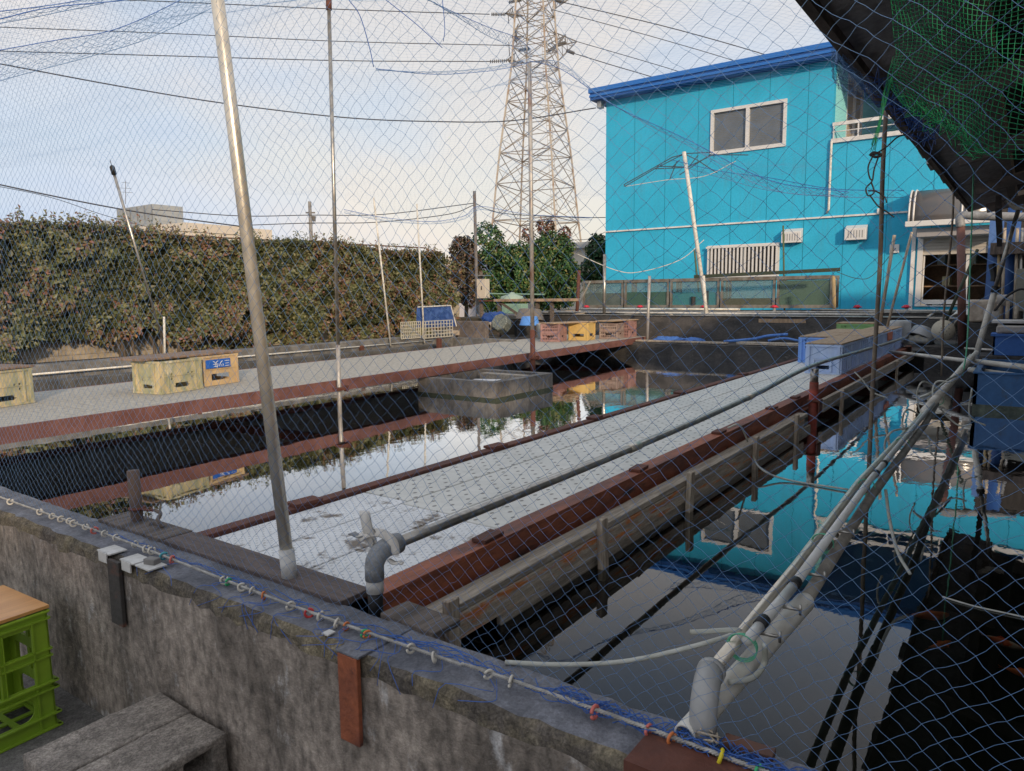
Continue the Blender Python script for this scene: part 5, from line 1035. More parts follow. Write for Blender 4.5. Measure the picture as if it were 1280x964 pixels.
bowl(Px(1150, 424, 12.7)+Vector((0,0,0)), (.5,-.35,1), .2, .17, greyb, 'grey plastic tub lying tilted beside the white barrel')
p = Px(1146, 431, 12.6); lump('mesh_bag', (12.6, p.y, LZ+.03), (.15, .2, .1), mk('grey_mesh_bag', (.2,.22,.24), .7, col2=(.3,.28,.22), sc=20, bump=.8), 'grey mesh bag under the tilted grey tub', 'bag', 4)
c = Px(1179, 413, 12.5); m = MB().lathe(c, [(0, .0), (.15, .0), (.155, .012), (.155, .03), (.0, .035)], 24, (-1, -.1, -.06)); t = thing('round_lid', 'cream round lid with small holes standing upright on the ledge', 'lid', (c.x, c.y, LZ)); m.build('disc', mk('cream_lid', (.6,.56,.45), .5, var=.08), t, smooth=True)
m = MB()
for i in range(16): a = i*2.4; r_ = .02+.11*i/16; m.obox(c+Vector((-.038, r_*math.cos(a), r_*math.sin(a))), (.004, .01, .01))
m.build('hole', dark_plastic, t)
MB().box((12.55, c.y-.2, c.z+.17), (12.75, c.y+.2, c.z+.19)).box((12.6, c.y-.06, c.z-.16), (12.68, c.y+.06, c.z+.17)).build('bracket', steel_dull, t)
bowl(Px(1204, 404, 12.9), (.75,-.15,.6), .19, .2, whiteb, 'left of two white bowls heaped on the ledge')
bowl(Px(1217, 409, 12.6), (.75,.0,.62), .24, .22, whiteb, 'larger front white bowl lying on the wire basket')
p = Px(1216, 425, 12.65); t = thing('wire_basket', 'dark wire basket under the white bowls', 'basket', (12.65, p.y, LZ)); m = MB()
for i in range(11): y = p.y-.2+.04*i; m.tube([(12.5, y, LZ), (12.5, y, LZ+.22)], .005, 4)
for i in range(6): m.tube([(12.5, p.y-.2, LZ+.02+.04*i), (12.5, p.y+.2, LZ+.02+.04*i)], .005, 4); m.tube([(12.5, p.y-.2, LZ+.02+.04*i), (12.8, p.y-.2, LZ+.02+.04*i)], .005, 4)
m.build('wires', dark_plastic, t)
# pump and shelf
p = Px(1232, 398, 12.2); t = thing('water_pump', 'beige cased water pump with hoses at the right before the blue columns', 'pump', (12.2, p.y, LZ))
beige = mk('beige_casing', (.5,.44,.36), .6, col2=(.36,.3,.24), sc=9, var=.12)
MB().box((12.1, p.y-.14, p.z-.05), (12.4, p.y+.2, p.z+.26)).build('casing', beige, t, bevel=.03)
MB().tube([(12.05, p.y-.16, p.z+.02), (12.05, p.y+.02, p.z+.02)], .11, 16).tube([(12.1, p.y-.3, p.z+.25), (12.1, p.y-.12, p.z+.25)], .08, 14).build('motor', mk('grey_motor', (.3,.28,.26), .5, var=.1), t, smooth=True)
m = MB()
for i in range(4): m.tube([(12.03, p.y-.35+i*.1, p.z+.0), (12.03, p.y-.35+i*.1, p.z+.2+.04*(i % 2))], .025, 8)
m.build('pipe_stub', beige, t, smooth=True); MB().box((12.0, p.y-.5, p.z-.42), (12.5, p.y+.2, p.z-.06)).build('plinth', dkc, t)
MB().tube(smooth_path([(12, p.y-.1, p.z+.1), (11.95, p.y-.25, p.z+.32), (11.95, p.y-.42, p.z+.4), (12, p.y-.5, p.z+.2), (12, p.y-.45, p.z-.1)], 5), .016, 8).build('hose', black_rubber, t, smooth=True)
p = Px(1265, 402, 11.6); t = thing('shelf_table', 'pale shelf table at the right edge with a green grey box on it', 'table', (11.6, p.y, LZ)); MB().box((11.5, p.y-.8, p.z-.02), (12.0, p.y+.22, p.z+.015)).build('top', white_paint, t, bevel=.004)
MB().box((11.55, p.y+.1, LZ), (11.6, p.y+.15, p.z-.02)).box((11.55, p.y-.7, LZ), (11.6, p.y-.65, p.z-.02)).build('leg', steel_dull, t)
tag(MB().box((11.6, p.y-.7, p.z+.018), (11.95, p.y-.12, p.z+.3)).build('storage_box', mk('grey_green_box', (.22,.28,.26), .5, var=.06), bevel=.01), 'grey green box standing on the pale shelf table', 'box')
p = Px(1265, 432, 11.2); t = thing('blue_bin', 'low blue plastic bin at the right edge below the shelf table', 'bin', (11.2, p.y-.1, .6)); m = MB().panel((11.1, p.y+.2, p.z-.12), (0,-1,0), (0,0,1), (-1,0,0), .75, .25, .02).panel((11.1, p.y+.2, p.z-.12), (1,0,0), (0,0,1), (0,1,0), .4, .25, .02).box((11.07, p.y-.58, p.z+.12), (11.14, p.y+.23, p.z+.15)).box((11.14, p.y+.17, p.z+.12), (11.5, p.y+.23, p.z+.15)).box((11.12, p.y-.5, p.z-.12), (11.5, p.y+.18, p.z-.1)); m.build('body', mk('mid_blue_plastic', (.04,.15,.48), .5, var=.08), t)
tag(MB().box((11.0, -3, GZ), (11.6, p.y+.35, p.z-.125)).build('plinth', dkc, bevel=.01), 'dark concrete plinth carrying the blue bin and the shelf table', 'plinth')
tag(MB().obox((11.3, p.y+.0, p.z+.20), (.25, .36, .09)).build('tray', mk('soiled_tray', (.45,.42,.38), .6, col2=(.3,.27,.24), sc=8, var=.1), bevel=.02), 'soiled pale tray resting on the blue bin', 'tray')
# ================================================================ things by the end of the hedge
t = thing('tarp_board', 'white framed board covered with blue tarp leaning by the hedge end', 'board', Py(543, 410, 9.38)); tb = mk('blue_board_tarp', (.02,.055,.2), .5, col2=(.06,.12,.33), sc=8, bump=.5, bsc=20, var=.15)
P_ = [Py(521, 410, 9.36), Py(570, 408, 9.36), Py(563, 382, 9.42), Py(522, 384, 9.42)]; MB().prism(P_, (0, .02, 0)).build('tarp', tb, t)
m = MB(); m.tube([P_[1]+Vector((0,-.01,0)), P_[2]+Vector((0,-.01,0)), P_[3]+Vector((0,-.01,0))], .013, 6); m.build('frame', pvc_white, t)
def grid_rack(px0, px1, py0, py1, y, label):
    a, b = Py(px0, py0, y), Py(px1, py1, y); t = thing('grid_rack', label, 'rack', (a.x, y, b.z), 'white grid racks by the hedge end'); m = MB(); n = 10
    for i in range(n+1): x = a.x+(b.x-a.x)*i/n; m.tube([(x, y, b.z), (x, y, a.z)], .008, 4)
    for i in range(6): z = b.z+(a.z-b.z)*i/5; m.tube([(a.x, y, z), (b.x, y, z)], .008, 4)
    m.build('wires', mk('cream_wire', (.6,.57,.47), .5), t)
grid_rack(501, 526, 403, 422, 9.3, 'left cream grid rack standing at the hedge foot'); grid_rack(528, 566, 402, 420, 9.25, 'right cream grid rack half hidden by the grey slab')
def blk(name, px0, px1, py0, py1, x, dep, mat, label, cat, base=None):
    a, b = Px(px0, py0, x), Px(px1, py1, x); return tag(MB().box((x, b.y, GZ if base is None else base), (x+dep, a.y, a.z)).build(name, mat, bevel=.01), label, cat)
blk('concrete_slab', 550, 607, 401, 424, 11.6, .12, mk('brown_concrete', (.2,.17,.15), .85, col2=(.12,.1,.09), sc=4, bump=.4, var=.2), 'upright grey brown concrete slab right of the grid racks', 'slab')
blk('log', 539, 567, 413, 419, 11.3, .2, wood_post, 'pale length of timber lying before the grid racks', 'log', base=.82)
blk('low_tank_wall', 532, 640, 421, 430, 11.1, .16, concrete, 'low concrete tank wall behind the far walkway near the slab', 'wall')
blk('drain_pipe_stub', 545, 549, 423, 434, 9.8, .08, rust, 'short stub pipe sticking up behind the far walkway', 'pipe')
p = Px(612, 408, 12.2); tag(MB().lathe((12.2, p.y, p.z), [(.04, 0), (.09, 0), (.09, .35), (.0, .35)], 14, (1, -.4, 0)).build('roll', beige, smooth=True), 'short beige roll lying right of the upright slab', 'roll')
p = Px(618, 398, 13); lump('tarp_bundle', (13, p.y, p.z-.05), (.25, .3, .2), mk('dark_blue_tarp', (.015,.06,.25), .5, bump=.6, bsc=25, var=.2), 'dark blue tarp bundle under the wooden table', 'tarp', 7)
p = Px(631, 408, 12.4); t = thing('wire_tub', 'octagonal grey meshed tub lying on its side by the blue basin', 'tub', (12.4, p.y, p.z-.2)); MB().lathe(p, [(.0, .0), (.15, .0), (.19, .05), (.19, .25), (.17, .27), (.0, .26)], 8, (-.8, -.1, .35)).build('body', mk('dark_mesh', (.1,.12,.11), .7, col2=(.2,.22,.2), sc=40, var=.2), t)
bowl(Px(662, 406, 12.3), (0,0,1), .2, .17, mk('sky_blue_bowl', (.1,.28,.7), .45, var=.06), 'upturned sky blue basin behind the far walkway')
bowl(Px(662, 397, 12.9)+Vector((0,0,-.04)), (.1,0,1), .3, .22, mk('brown_grey_bowl', (.17,.15,.13), .6, var=.1), 'brown grey tub upturned behind the sky blue basin')
p = Px(680, 418, 12.1); tag(MB().lathe((12.1, p.y, .72), [(0, 0), (.12, 0), (.15, .32), (.16, .33), (.14, .33), (.11, .05), (0, .05)], 20).build('bucket', mk('white_bucket', (.5,.52,.52), .5, col2=(.4,.4,.39), sc=4, var=.06), smooth=True), 'white bucket right of the sky blue basin', 'bucket')
t = thing('work_table', 'old wooden work table with thin legs behind the crates of the far walkway', 'table', Px(660, 420, 13.6))
a, b = Px(620, 374, 13.6), Px(709, 376, 13.6); MB().box((13.5, b.y, a.z-.06), (14.1, a.y, a.z)).build('top', mk('tan_tabletop', (.42,.3,.2), .8, col2=(.2,.14,.1), sc=3, st=(1,2,1), var=.15), t, bevel=.006)  # tabletop is tan wood with dark brown patches
for px in (624, 672, 690): q = Px(px, 380, 13.62); MB().box((13.58, q.y-.03, GZ), (13.66, q.y+.03, a.z-.06)).build('leg', wood_dk, t)
MB().bar(Px(625, 378, 13.6), Px(655, 398, 13.6), .04, .05).build('brace', wood_dk, t)
p = Px(640, 372, 13.9); tag(MB().lathe((13.9, p.y, a.z), [(.28, 0), (.26, .06), (.08, .11), (.06, .15), (0, .16)], 16).build('lamp_cover', mk('pale_green_cover', (.3,.4,.34), .5, var=.06), smooth=True), 'pale green domed cover lying on the work table', 'cover')
blk('green_crate', 627, 652, 380, 386, 15.2, .3, mk('pale_mint', (.25,.4,.32), .6), 'pale mint box behind the work table', 'box', base=1.15)
tag(MB().bar(Px(612, 367, 15.6), Px(680, 368, 15.6), .04, .03).build('pale_rail', mk('pale_mint', (.25,.4,.32), .6)), 'pale rail behind the work table before the bushy trees', 'rail')
blk('brown_beam', 690, 722, 388, 394, 14.6, .15, wood, 'weathered beam on the ground behind the pink crate', 'beam', base=1.0)
tag(MB().box((14.5, 9.9, GZ), (17, 12.5, 1.05)).build('planter_bed', mk('soil_bank', (.07,.06,.045), .95, bump=.8, var=.3)), 'low dark earth bank at the foot of the bushy trees', 'bank')
# leaning rods in front of the hedge
t = thing('leaning_rod', 'thin dark tipped rod leaning left in front of the hedge', 'pole', Py(208, 442, 9.2)); a, b = Py(208, 442, 9.2), Py(141, 212, 9.0); MB().tube([a, b], [.012, .018], 8).build('rod', steel_dull, t, smooth=True)
d = (b-a).normalized(); MB().tube([b-d*.06, b+d*.03, b+d*.05], [.03, .03, .012], 8).tube([b+d*.04, b+d*.11], .004, 5).build('tip', black_rubber, t, smooth=True)
post('white_stake', (205, 396), (206, 438), 0, .014, pvc_white, 'short white stake beside the foot of the leaning rod', y=9.1, base=.75)
post('white_stake', (467, 247), (487, 421), 0, .016, pvc_white, 'tall thin white stake leaning slightly in front of the hedge, left of two', y=9.25, base=.75, group='thin stakes before the hedge')
post('white_stake', (521, 255), (530, 418), 0, .016, pvc_white, 'upright thin white stake before the hedge near the blue tarp board', y=9.25, base=.75, group='thin stakes before the hedge')
# ================================================================ hanging rods and ropes on the right
t = thing('hanging_rod', 'long thin brown rod hanging by a rope in front of the right pond', 'rod', Px(1090, 590, 5.0))
brod = mk('brown_rod', (.22,.18,.13), .7, col2=(.13,.1,.08), sc=6, var=.15)
MB().tube(smooth_path([Px(1113, 60, 5), Px(1104, 200, 5), Px(1100, 330, 5), Px(1091, 480, 5), Px(1086, 590, 5)], 4), .013, 8).build('rod', brod, t, smooth=True)
MB().tube([Px(1108, -6, 5), Px(1113, 62, 5)], .006, 6).build('rope', cord_g, t)
m = MB()
for i in range(9): a = Px(1113+random.uniform(-3,3), 60+random.uniform(-5,5), 5); m.tube(smooth_path([a, Px(1113+random.uniform(-8,8), 66+random.uniform(-12,14), 5.02), Px(1114+random.uniform(-9,9), 72+random.uniform(-6,10), 4.97)], 3), .008, 5)
m.build('frayed_knot', mk('frayed_rope', (.36,.27,.18), .9), t); MB().obox(Px(1088, 600, 5), (.05, .06, .14)).tube([Px(1087, 590, 5), Px(1096, 575, 5)], .006, 5).build('weight', wood_dk, t, bevel=.01)
post('thin_rod', (1118, 294), (1100, 405), 11.5, .022, wood_post, 'thin pale rod leaning before the house wall left of the door', n=8); post('thin_rod', (1140, 290), (1106, 420), 12.0, .018, wood_post, 'thinner bamboo rod crossing the pale one left of the shop door', n=8)
tag(MB().tube(smooth_path([Px(1192, 170, 8.5), Px(1191, 270, 8.5), Px(1180, 390, 8.5), Px(1177, 470, 8.5)], 4), .01, 6).build('rope', brod, smooth=True), 'brown cord hanging from the roof edge past the shop door', 'rope')
tag(MB().tube(smooth_path([Px(1217, 210, 7.5), Px(1213, 330, 7.5), Px(1209, 430, 7.5), Px(1203, 470, 7.5)], 4), .006, 6).build('rope', cord_g, smooth=True), 'thin greenish cord hanging right of the brown one', 'rope')
# black knotted cable at the roof corner
t = thing('knotted_cable', 'black cable knotted and dangling before the blue house', 'cable', Px(1095, 250, 3.4)); K = lambda x, y: Px(850+x/2.975, y/2.975, 3.4)
m = MB()
m.tube(smooth_path([K(720,575), K(700,620), K(705,660), K(715,672)], 6), .0031, 6).tube(smooth_path([K(740,578), K(722,630), K(715,672), K(692,700), K(700,728), K(722,715), K(712,680)], 6), .0031, 6)
m.tube(smooth_path([K(700,710), K(730,712), K(762,735), K(768,755)], 5), .0031, 6).tube(smooth_path([K(705,725), K(735,765), K(765,785), K(796,808)], 5), .0031, 6).tube(smooth_path([K(735,568), K(770,545), K(810,510), K(860,495), K(905,488)], 6), .0031, 6)
m.tube(smooth_path([K(705,580), K(720,568), K(748,576), K(728,584), K(712,574), K(745,570)], 5), .006, 6); m.build('cable', black_rubber, t, smooth=True)
# ================================================================ open shed on the right
dk = mk('dark_roof_board', (.15,.118,.1), .85, col2=(.07,.056,.048), sc=3, st=(1,6,1), var=.25); slate = mk('grey_roof_slate', (.38,.36,.37), .8, col2=(.25,.24,.245), sc=5, bump=.4, var=.25)
EY, EZ = .75, 2.69; SX0, SX1 = 1.2, 11.2; sl = .22
t = thing('shed_roof', 'dark low shed roof with slate edged eaves over the right side of the pond', 'roof', (5, -1, EZ))
rz_ = lambda y: EZ + sl*(EY-y)
m = MB()
for i in range(22):
    y1 = EY-.12-i*.26; y0 = y1-.27; m.add([(SX0,y1,rz_(y1)+.01),(SX1,y1,rz_(y1)+.01),(SX1,y0,rz_(y0)+.035),(SX0,y0,rz_(y0)+.035),(SX0,y1,rz_(y1)+.03),(SX1,y1,rz_(y1)+.03),(SX1,y0,rz_(y0)+.05),(SX0,y0,rz_(y0)+.05)], [(0,3,2,1),(4,5,6,7),(0,1,5,4),(1,2,6,5),(2,3,7,6),(3,0,4,7)])
m.build('boarding', dk, t)
rr = random.Random(21); x = SX0
while x < SX1:
    w = .31+rr.uniform(-.02, .02); dy = rr.uniform(-.035, .03); dz = rr.uniform(-.015, .015)
    y1 = EY+dy; y0 = EY-.5; z1 = rz_(y1)-.02+dz; z0 = rz_(y0)-.03
    MB().add([(x,y1,z1),(x+w+.02,y1,z1-.012),(x+w+.02,y0,z0-.012),(x,y0,z0),(x,y1,z1+.022),(x+w+.02,y1,z1+.01),(x+w+.02,y0,z0+.01),(x,y0,z0+.022)], [(0,3,2,1),(4,5,6,7),(0,1,5,4),(1,2,6,5),(2,3,7,6),(3,0,4,7)]).build('eave_slate', slate, t); x += w
for y in (.25, -.5, -1.3, -2.2, -3.2): MB().box((SX0, y-.04, rz_(y)-.12), (SX1, y+.04, rz_(y)-.02)).build('purlin', mk('purlin_wood', (.16,.14,.13), .8, var=.2), t)
for x in (2.4, 4.4, 6.4, 8.4, 10.4): MB().bar((x, .5, rz_(.5)-.17), (x, -5, rz_(-5)-.17), .09, .1).build('rafter', mk('rafter_wood', (.2,.18,.18), .8, var=.2), t)
MB().bar((9.4, .35, 2.55), (10.6, .35, 2.2), .05, .14).bar((6.6, .1, 2.75), (9.4, .0, 2.35), .06, .1).build('brace', mk('brace_wood', (.1,.09,.09), .8, var=.2), t)
MB().box((SX0, EY-.06, EZ-.07), (SX1, EY-.02, EZ-.03)).build('eave_batten', dk, t)
bl = mk('blue_column_paint', (.07,.16,.42), .5, col2=(.1,.2,.45), sc=4, var=.1); bl2 = mk('deep_blue_column', (.02,.08,.27), .5, var=.1)
p = Px(1243, 330, 14.3); t = thing('steel_column', 'light blue steel column at the right side of the shop door', 'column', (14.3, p.y, .8)); MB().box((14.25, p.y-.09, .8), (14.3, p.y+.1, 2.85)).box((14.3, p.y-.02, .8), (14.42, p.y+.02, 2.85)).box((14.42, p.y-.09, .8), (14.46, p.y+.1, 2.85)).build('column', bl, t)
p = Px(1264, 330, 13.6); t = thing('steel_column', 'deep blue round column right of the light blue one', 'column', (13.6, p.y, .8)); MB().tube([(13.6, p.y, .8), (13.6, p.y, 2.9)], .09, 14).build('column', bl2, t, smooth=True)
tag(MB().tube(smooth_path([Px(1240, 330, 13.9), Px(1243, 345, 13.9), Px(1242, 352, 13.9)], 3), .05, 8).build('hung_gloves', black_rubber), 'black bundle hung on the light blue column', 'bundle')
for i, (px, c, lab) in enumerate([(1249, gold, 'golden wooden pole propped between the two blue columns'), (1255, wood_post, 'pale pole propped against the deep blue column'), (1271, wood_post, 'thin pole at the right edge beside the deep blue column'), (1277, steel_dull, 'grey pole at the very right edge of the shed')]):
    post('propped_pole', (px+1, 285), (px-2, 372), 13.3, .022, c, lab, 'poles propped in the shed', n=8, base=.85)
tag(MB().box((15.6, -5, GZ), (15.7, .62, 3.4)).build('shed_wall', mk('shed_back_board', (.05,.045,.042), .85, col2=(.03,.027,.025), sc=3, st=(1,6,1), var=.2)), 'dark boarded wall at the back of the shed on the right', 'wall')
tag(MB().box((-10, -5.4, GZ), (15.7, -5.2, 4.1)).build('side_wall', mk('sun_block_wall', (.4,.37,.33), .85)), 'long plain wall added out of view beyond the shed to block low sun', 'wall')  # unseen pale wall added to keep low sun off the near pond
tag(MB().box((13.2, -2.5, 2.15), (15.5, .55, 2.32)).build('shed_lintel', dk), 'dark lintel beam across the top of the blue columns', 'beam')
blk('motor_box', 1272, 1300, 336, 366, 13.1, .3, mk('olive_box', (.2,.2,.17), .6), 'drab box fixed at the right edge by the poles', 'box', base=1.3)
for x in (2.0, 6.5, 11.0): tag(MB().box((x, -4.9, GZ), (x+.12, -4.78, rz_(-4.8)-.2)).build('shed_post', dk), 'dark timber post under the back of the shed roof', 'post', 'rear shed posts')
# ================================================================ koi
def koi(px, py, L_, rz, label, mat, z=.442):
    c = Pz(px, py, z); R_ = Matrix.Rotation(rz, 3, 'Z'); t = thing('koi', label, 'fish', (c.x, c.y, z), 'koi in the dark pond')
    n = 16; ring = 12; vs = []
    for i in range(n+1):
        s = i/n; r = .17*math.sin(PI*min(1, s*.93+.04))**.75*(1-.35*s)*L_; bend = .05*L_*math.sin(s*4)
        for j in range(ring):
            a = 2*PI*j/ring; vs.append(c + R_ @ Vector(((s-.5)*L_, bend+r*.62*math.cos(a), r*.9*math.sin(a))))
    MB().add(vs, [(i*ring+j, i*ring+(j+1) % ring, (i+1)*ring+(j+1) % ring, (i+1)*ring+j) for i in range(n) for j in range(ring)]+[tuple(range(ring))[::-1], tuple(n*ring+j for j in range(ring))]).build('body', mat, t, smooth=True)
    q = lambda x, y, zz: c + R_ @ Vector((x*L_, y*L_, zz*L_))
    m = MB().prism([q(.45,-.02,0), q(.68,.06,.1), q(.62,.0,0), q(.68,-.08,-.06)], R_ @ Vector((0, .01*L_, 0))); m.build('tail_fin', mat, t)
    m = MB().prism([q(-.12,0,.1), q(.1,0,.17), q(.22,0,.09)], R_ @ Vector((0, .008*L_, 0))).prism([q(-.2,.1,0), q(-.08,.23,-.01), q(-.05,.1,0)], (0, 0, .004)).prism([q(-.2,-.1,0), q(-.08,-.2,-.01), q(-.05,-.08,0)], (0, 0, .004)); m.build('fin', mat, t)
ko = mk('koi_orange', (1,.25,.09), .5, var=.05); kr = mk('koi_red_white', (.95,.2,.1), .5, col2=(.75,.55,.5), sc=14, thr=(.5,.54), var=.03)
koi(1163, 769, .135, 2.2, 'bright orange koi swimming in the dark water at right', ko, .462); koi(1176, 806, .10, 2.6, 'dim red koi just below the bright orange one', ko, .442); koi(1255, 803, .11, 1.2, 'red and white koi near the right edge', kr, .452); koi(1280, 842, .1, 1.5, 'reddish koi cut by the right edge', ko, .442)
# ================================================================ nets
def strands(name, A, B, r, mat, parent, sag=0., knots=None):
    """thin three-sided twines between point arrays A and B (each bent once when sag is set)"""
    if sag:
        d = B-A; ln = np.linalg.norm(d, axis=1)[:, None]; off = np.cross(d, np.array([[1., .1, 0]])); off /= (np.linalg.norm(off, axis=1)[:, None]+1e-9)
        Mi = (A+B)/2 + off*ln*sag*rng.choice([-1, 1], (len(A), 1))*rng.uniform(.2, 1, (len(A), 1)); A, B = np.concatenate([A, Mi]), np.concatenate([Mi, B])
    d = B-A; d /= (np.linalg.norm(d, axis=1)[:, None]+1e-9); u = np.cross(d, np.array([[.3, .2, 1.]])); u /= (np.linalg.norm(u, axis=1)[:, None]+1e-9); v = np.cross(d, u)
    rr_ = np.broadcast_to(np.asarray(r, float).reshape(-1, 1) if np.ndim(r) else np.full((1, 1), r), (len(A), 1)) if np.ndim(r) == 0 else (np.concatenate([r, r])[:, None] if sag else np.asarray(r)[:, None])
    V = []
    for k in range(3):
        a = 2*PI*k/3; o = (u*math.cos(a)+v*math.sin(a))*rr_; V += [A+o, B+o]
    V = np.stack(V, 1).reshape(-1, 3); i = np.arange(len(A))*6
    Fc = np.concatenate([np.stack([i+2*k, i+2*((k+1) % 3), i+2*((k+1) % 3)+1, i+2*k+1], 1) for k in range(3)])
    if knots is not None:
        K, kr = knots; o = len(V); offs = np.array([[1,0,0],[-1,0,0],[0,1,0],[0,-1,0],[0,0,1],[0,0,-1]])*1.0; KV = (K[:, None, :] + offs[None]*kr).reshape(-1, 3)
        j = o + np.arange(len(K))*6; V = np.concatenate([V, KV]); Fc = np.concatenate([Fc, np.stack([j, j+2, j+1, j+3], 1), np.stack([j, j+4, j+1, j+5], 1), np.stack([j+2, j+4, j+3, j+5], 1)])
    return raw_mesh(name, V, Fc, [mat], parent)
def diamond(nu, nv, f):
    """nodes of a diamond mesh over the (i, j) lattice; f maps arrays i, j to points"""
    I, J = np.meshgrid(np.arange(nu+1), np.arange(nv+1), indexing='ij'); P = f(I.astype(float), J.astype(float)); par = (I+J) % 2 == 0
    A, B = [], []
    m1 = par[:-1, :-1]; A.append(P[:-1, :-1][m1]); B.append(P[1:, 1:][m1]); m2 = par[1:, :-1]; A.append(P[1:, :-1][m2]); B.append(P[:-1, 1:][m2])
    return np.concatenate(A), np.concatenate(B), P[par]
def sm(x, y, s, sd): # cheap smooth noise from sines
    return (np.sin(x*s+sd)*np.cos(y*s*1.3+sd*2.1)+.5*np.sin(x*s*2.3+y*s*1.7+sd*3.3)+.3*np.cos(x*s*4.1-y*s*3.7+sd))/1.8
bird = thing('bird_net', 'blue twine netting stretched from the wall rope up over the whole pond', 'net', (1.2, 1.9, WALL))
Y0, HW, HH = -1.2, .022, .0195; NU, NV = 290, 123
def front(I, J):
    y = Y0 + I*HW; h = J*HH; k = J/NV
    hh = h*(.62+.38*np.clip(k*3.2, 0, 1)) if False else h
    # slacker, flatter meshes near the rope
    z = .79 + h - .22*np.clip(1-k*2.2, 0, 1)*h*(.6+.4*sm(y, h, 1.3, 1.)) 
    y = y + .02*sm(I*.02, J*.02, 6, 2.) + .05*k*sm(y, h, 1.1, 5.)
    z = z + .012*sm(I*.05, J*.05, 5, 4.) + .02*k*sm(y, h, 1.7, .5)
    x = 1.205 + .05*k + .035*np.sin(k*PI)*(1+sm(y, h, 1.1, 3.)) + .10*k*k
    return np.stack([x, y, z], -1) + rng.normal(0, .0009, (*I.shape, 3))*np.minimum(J, 1)[..., None]
A, Bn, K = diamond(NU, NV, front); strands('front_panel', A, Bn, .00041, net_blue, bird, .07, (K, .001))
# overhead sheet, hung from the two tall posts
pk = [(pt1.x, pt1.y, 4.42, .75), (pt2.x, pt2.y, pt2.z-.02, .8), (14.6, 6.0, 4.3, .6)]
def roof_z(x, y):
    z = 3.1 + 1.0*np.clip((x-1.4)/3.6, 0, 1)**.8 + .06*sm(x, y, .9, 1.) - .10*np.clip(y-7, 0, 9)**1.25 - .3*np.clip(1.0-y, 0, 3)*.3
    z = z + .05*sm(x, y, 2.3, 7.)
    for a, b, c, s in pk: g = np.exp(-np.sqrt((x-a)**2+(y-b)**2)/s); z = z + (c-4.05)*g
    return z - .25*np.clip(x-10, 0, 5)*.4
def over(I, J):
    x = 1.36+I*.056; y = .75+J*.056; x = x + .02*sm(I*.1, J*.1, 3, 1.); y = y+.02*sm(I*.1, J*.1, 3, 4.)
    return np.stack([x, y, roof_z(x, y)], -1)
A, Bn, K = diamond(226, 186, over); strands('overhead_sheet', A, Bn, .0006, net_blue, bird)
# folds where the sheet is gathered double
def strip(name, c0, c1, nv, r, x_=None, cell=.03):
    c0, c1 = smooth_path(c0, 30), smooth_path(c1, 30); n = min(len(c0), len(c1)); L0 = sum((c0[i+1]-c0[i]).length for i in range(n-1)); nu = max(8, int(L0/cell)); a0, a1 = np.array(c0[:n]), np.array(c1[:n])
    def f(I, J):
        t_ = I/nu*(n-1); k = np.arange(n); A0 = np.stack([np.interp(t_, k, a0[:, q]) for q in range(3)], -1); A1 = np.stack([np.interp(t_, k, a1[:, q]) for q in range(3)], -1)
        w = (J/nv)[..., None]; return A0*(1-w)+A1*w + rng.normal(0, .006, (*I.shape, 3))
    A, B_, K = diamond(nu, nv, f); strands(name, A, B_, r, net_blue, bird)
    m = MB(); m.tube(c0[:n:6], r*2.2, 5); m.build('edge_cord', net_dk, bird, smooth=True); m = MB(); m.tube(c1[:n:6], r*1.8, 5); m.build('edge_cord', net_blue, bird, smooth=True)
D = lambda px, py, d: Pd(px, py, d)
strip('fold', [D(-40,70,6.2), D(60,52,6.4), D(140,38,6.5), D(210,8,6.6), D(260,-20,6.7)], [D(-40,112,6.2), D(40,90,6.4), D(130,66,6.5), D(200,42,6.6), D(300,-8,6.7)], 12, .0013)
strip('fold', [D(-40,18,5.6), D(20,12,5.7), D(80,4,5.8), D(130,-6,5.9)], [D(-40,34,5.6), D(20,26,5.7), D(80,14,5.8), D(130,4,5.9)], 6, .0012)
top2 = Vector(pt2)
strip('fold', [top2, D(640,84,10.2), D(600,90,10), D(540,93,9.6), D(470,86,9)], [top2+Vector((0,0,.05)), D(640,79,10.2), D(600,86,10), D(540,90,9.6), D(470,88,9)], 4, .0016, cell=.04)
strip('fold', [top2+Vector((0,0,.02)), D(700,86,10), D(738,112,9.6), D(775,136,9.2), D(860,175,8.6), D(960,225,8.2), D(1060,240,7.8)], [top2, D(700,78,10), D(745,116,9.6), D(790,145,9.2), D(860,182,8.6), D(960,236,8.2), D(1060,246,7.8)], 4, .0018, cell=.04)
strip('fold', [D(520,-8,7.4), D(560,12,7.8), D(610,34,8.4), D(645,47,9.2), D(664,62,9.8)], [D(540,2,7.4), D(570,20,7.8), D(610,45,8.4), D(645,60,9.2), D(664,70,9.8)], 4, .0016, cell=.04)
strip('fold', [D(430,262,12), D(480,272,12.2), D(540,277,12.4), D(580,270,12.6), D(600,258,12.8), D(660,268,13), D(740,272,13.4)], [D(430,266,12), D(480,276,12.2), D(540,280,12.4), D(580,274,12.6), D(602,262,12.8), D(660,275,13), D(740,275,13.4)], 3, .0018, cell=.05)
strip('fold', [D(840,200,9.5), D(900,214,9), D(960,222,8.6), D(1040,236,8.2), D(1130,238,8)], [D(850,208,9.5), D(900,222,9), D(960,238,8.6), D(1040,246,8.2), D(1130,247,8)], 3, .0015, cell=.05)
# hanging lines of the sheet
for pix, d in [([(0,24),(60,10),(150,1),(180,-4)], 5.5), ([(436,0),(450,20),(462,60),(467,84)], 5.5), ([(480,-2),(520,30),(553,60)], 6), ([(553,0),(556,35),(554,52)], 6.5)]:
    MB().tube(smooth_path([D(px, py, d) for px, py in pix], 5), .003, 5).build('hanging_line', net_dk, bird, smooth=True)
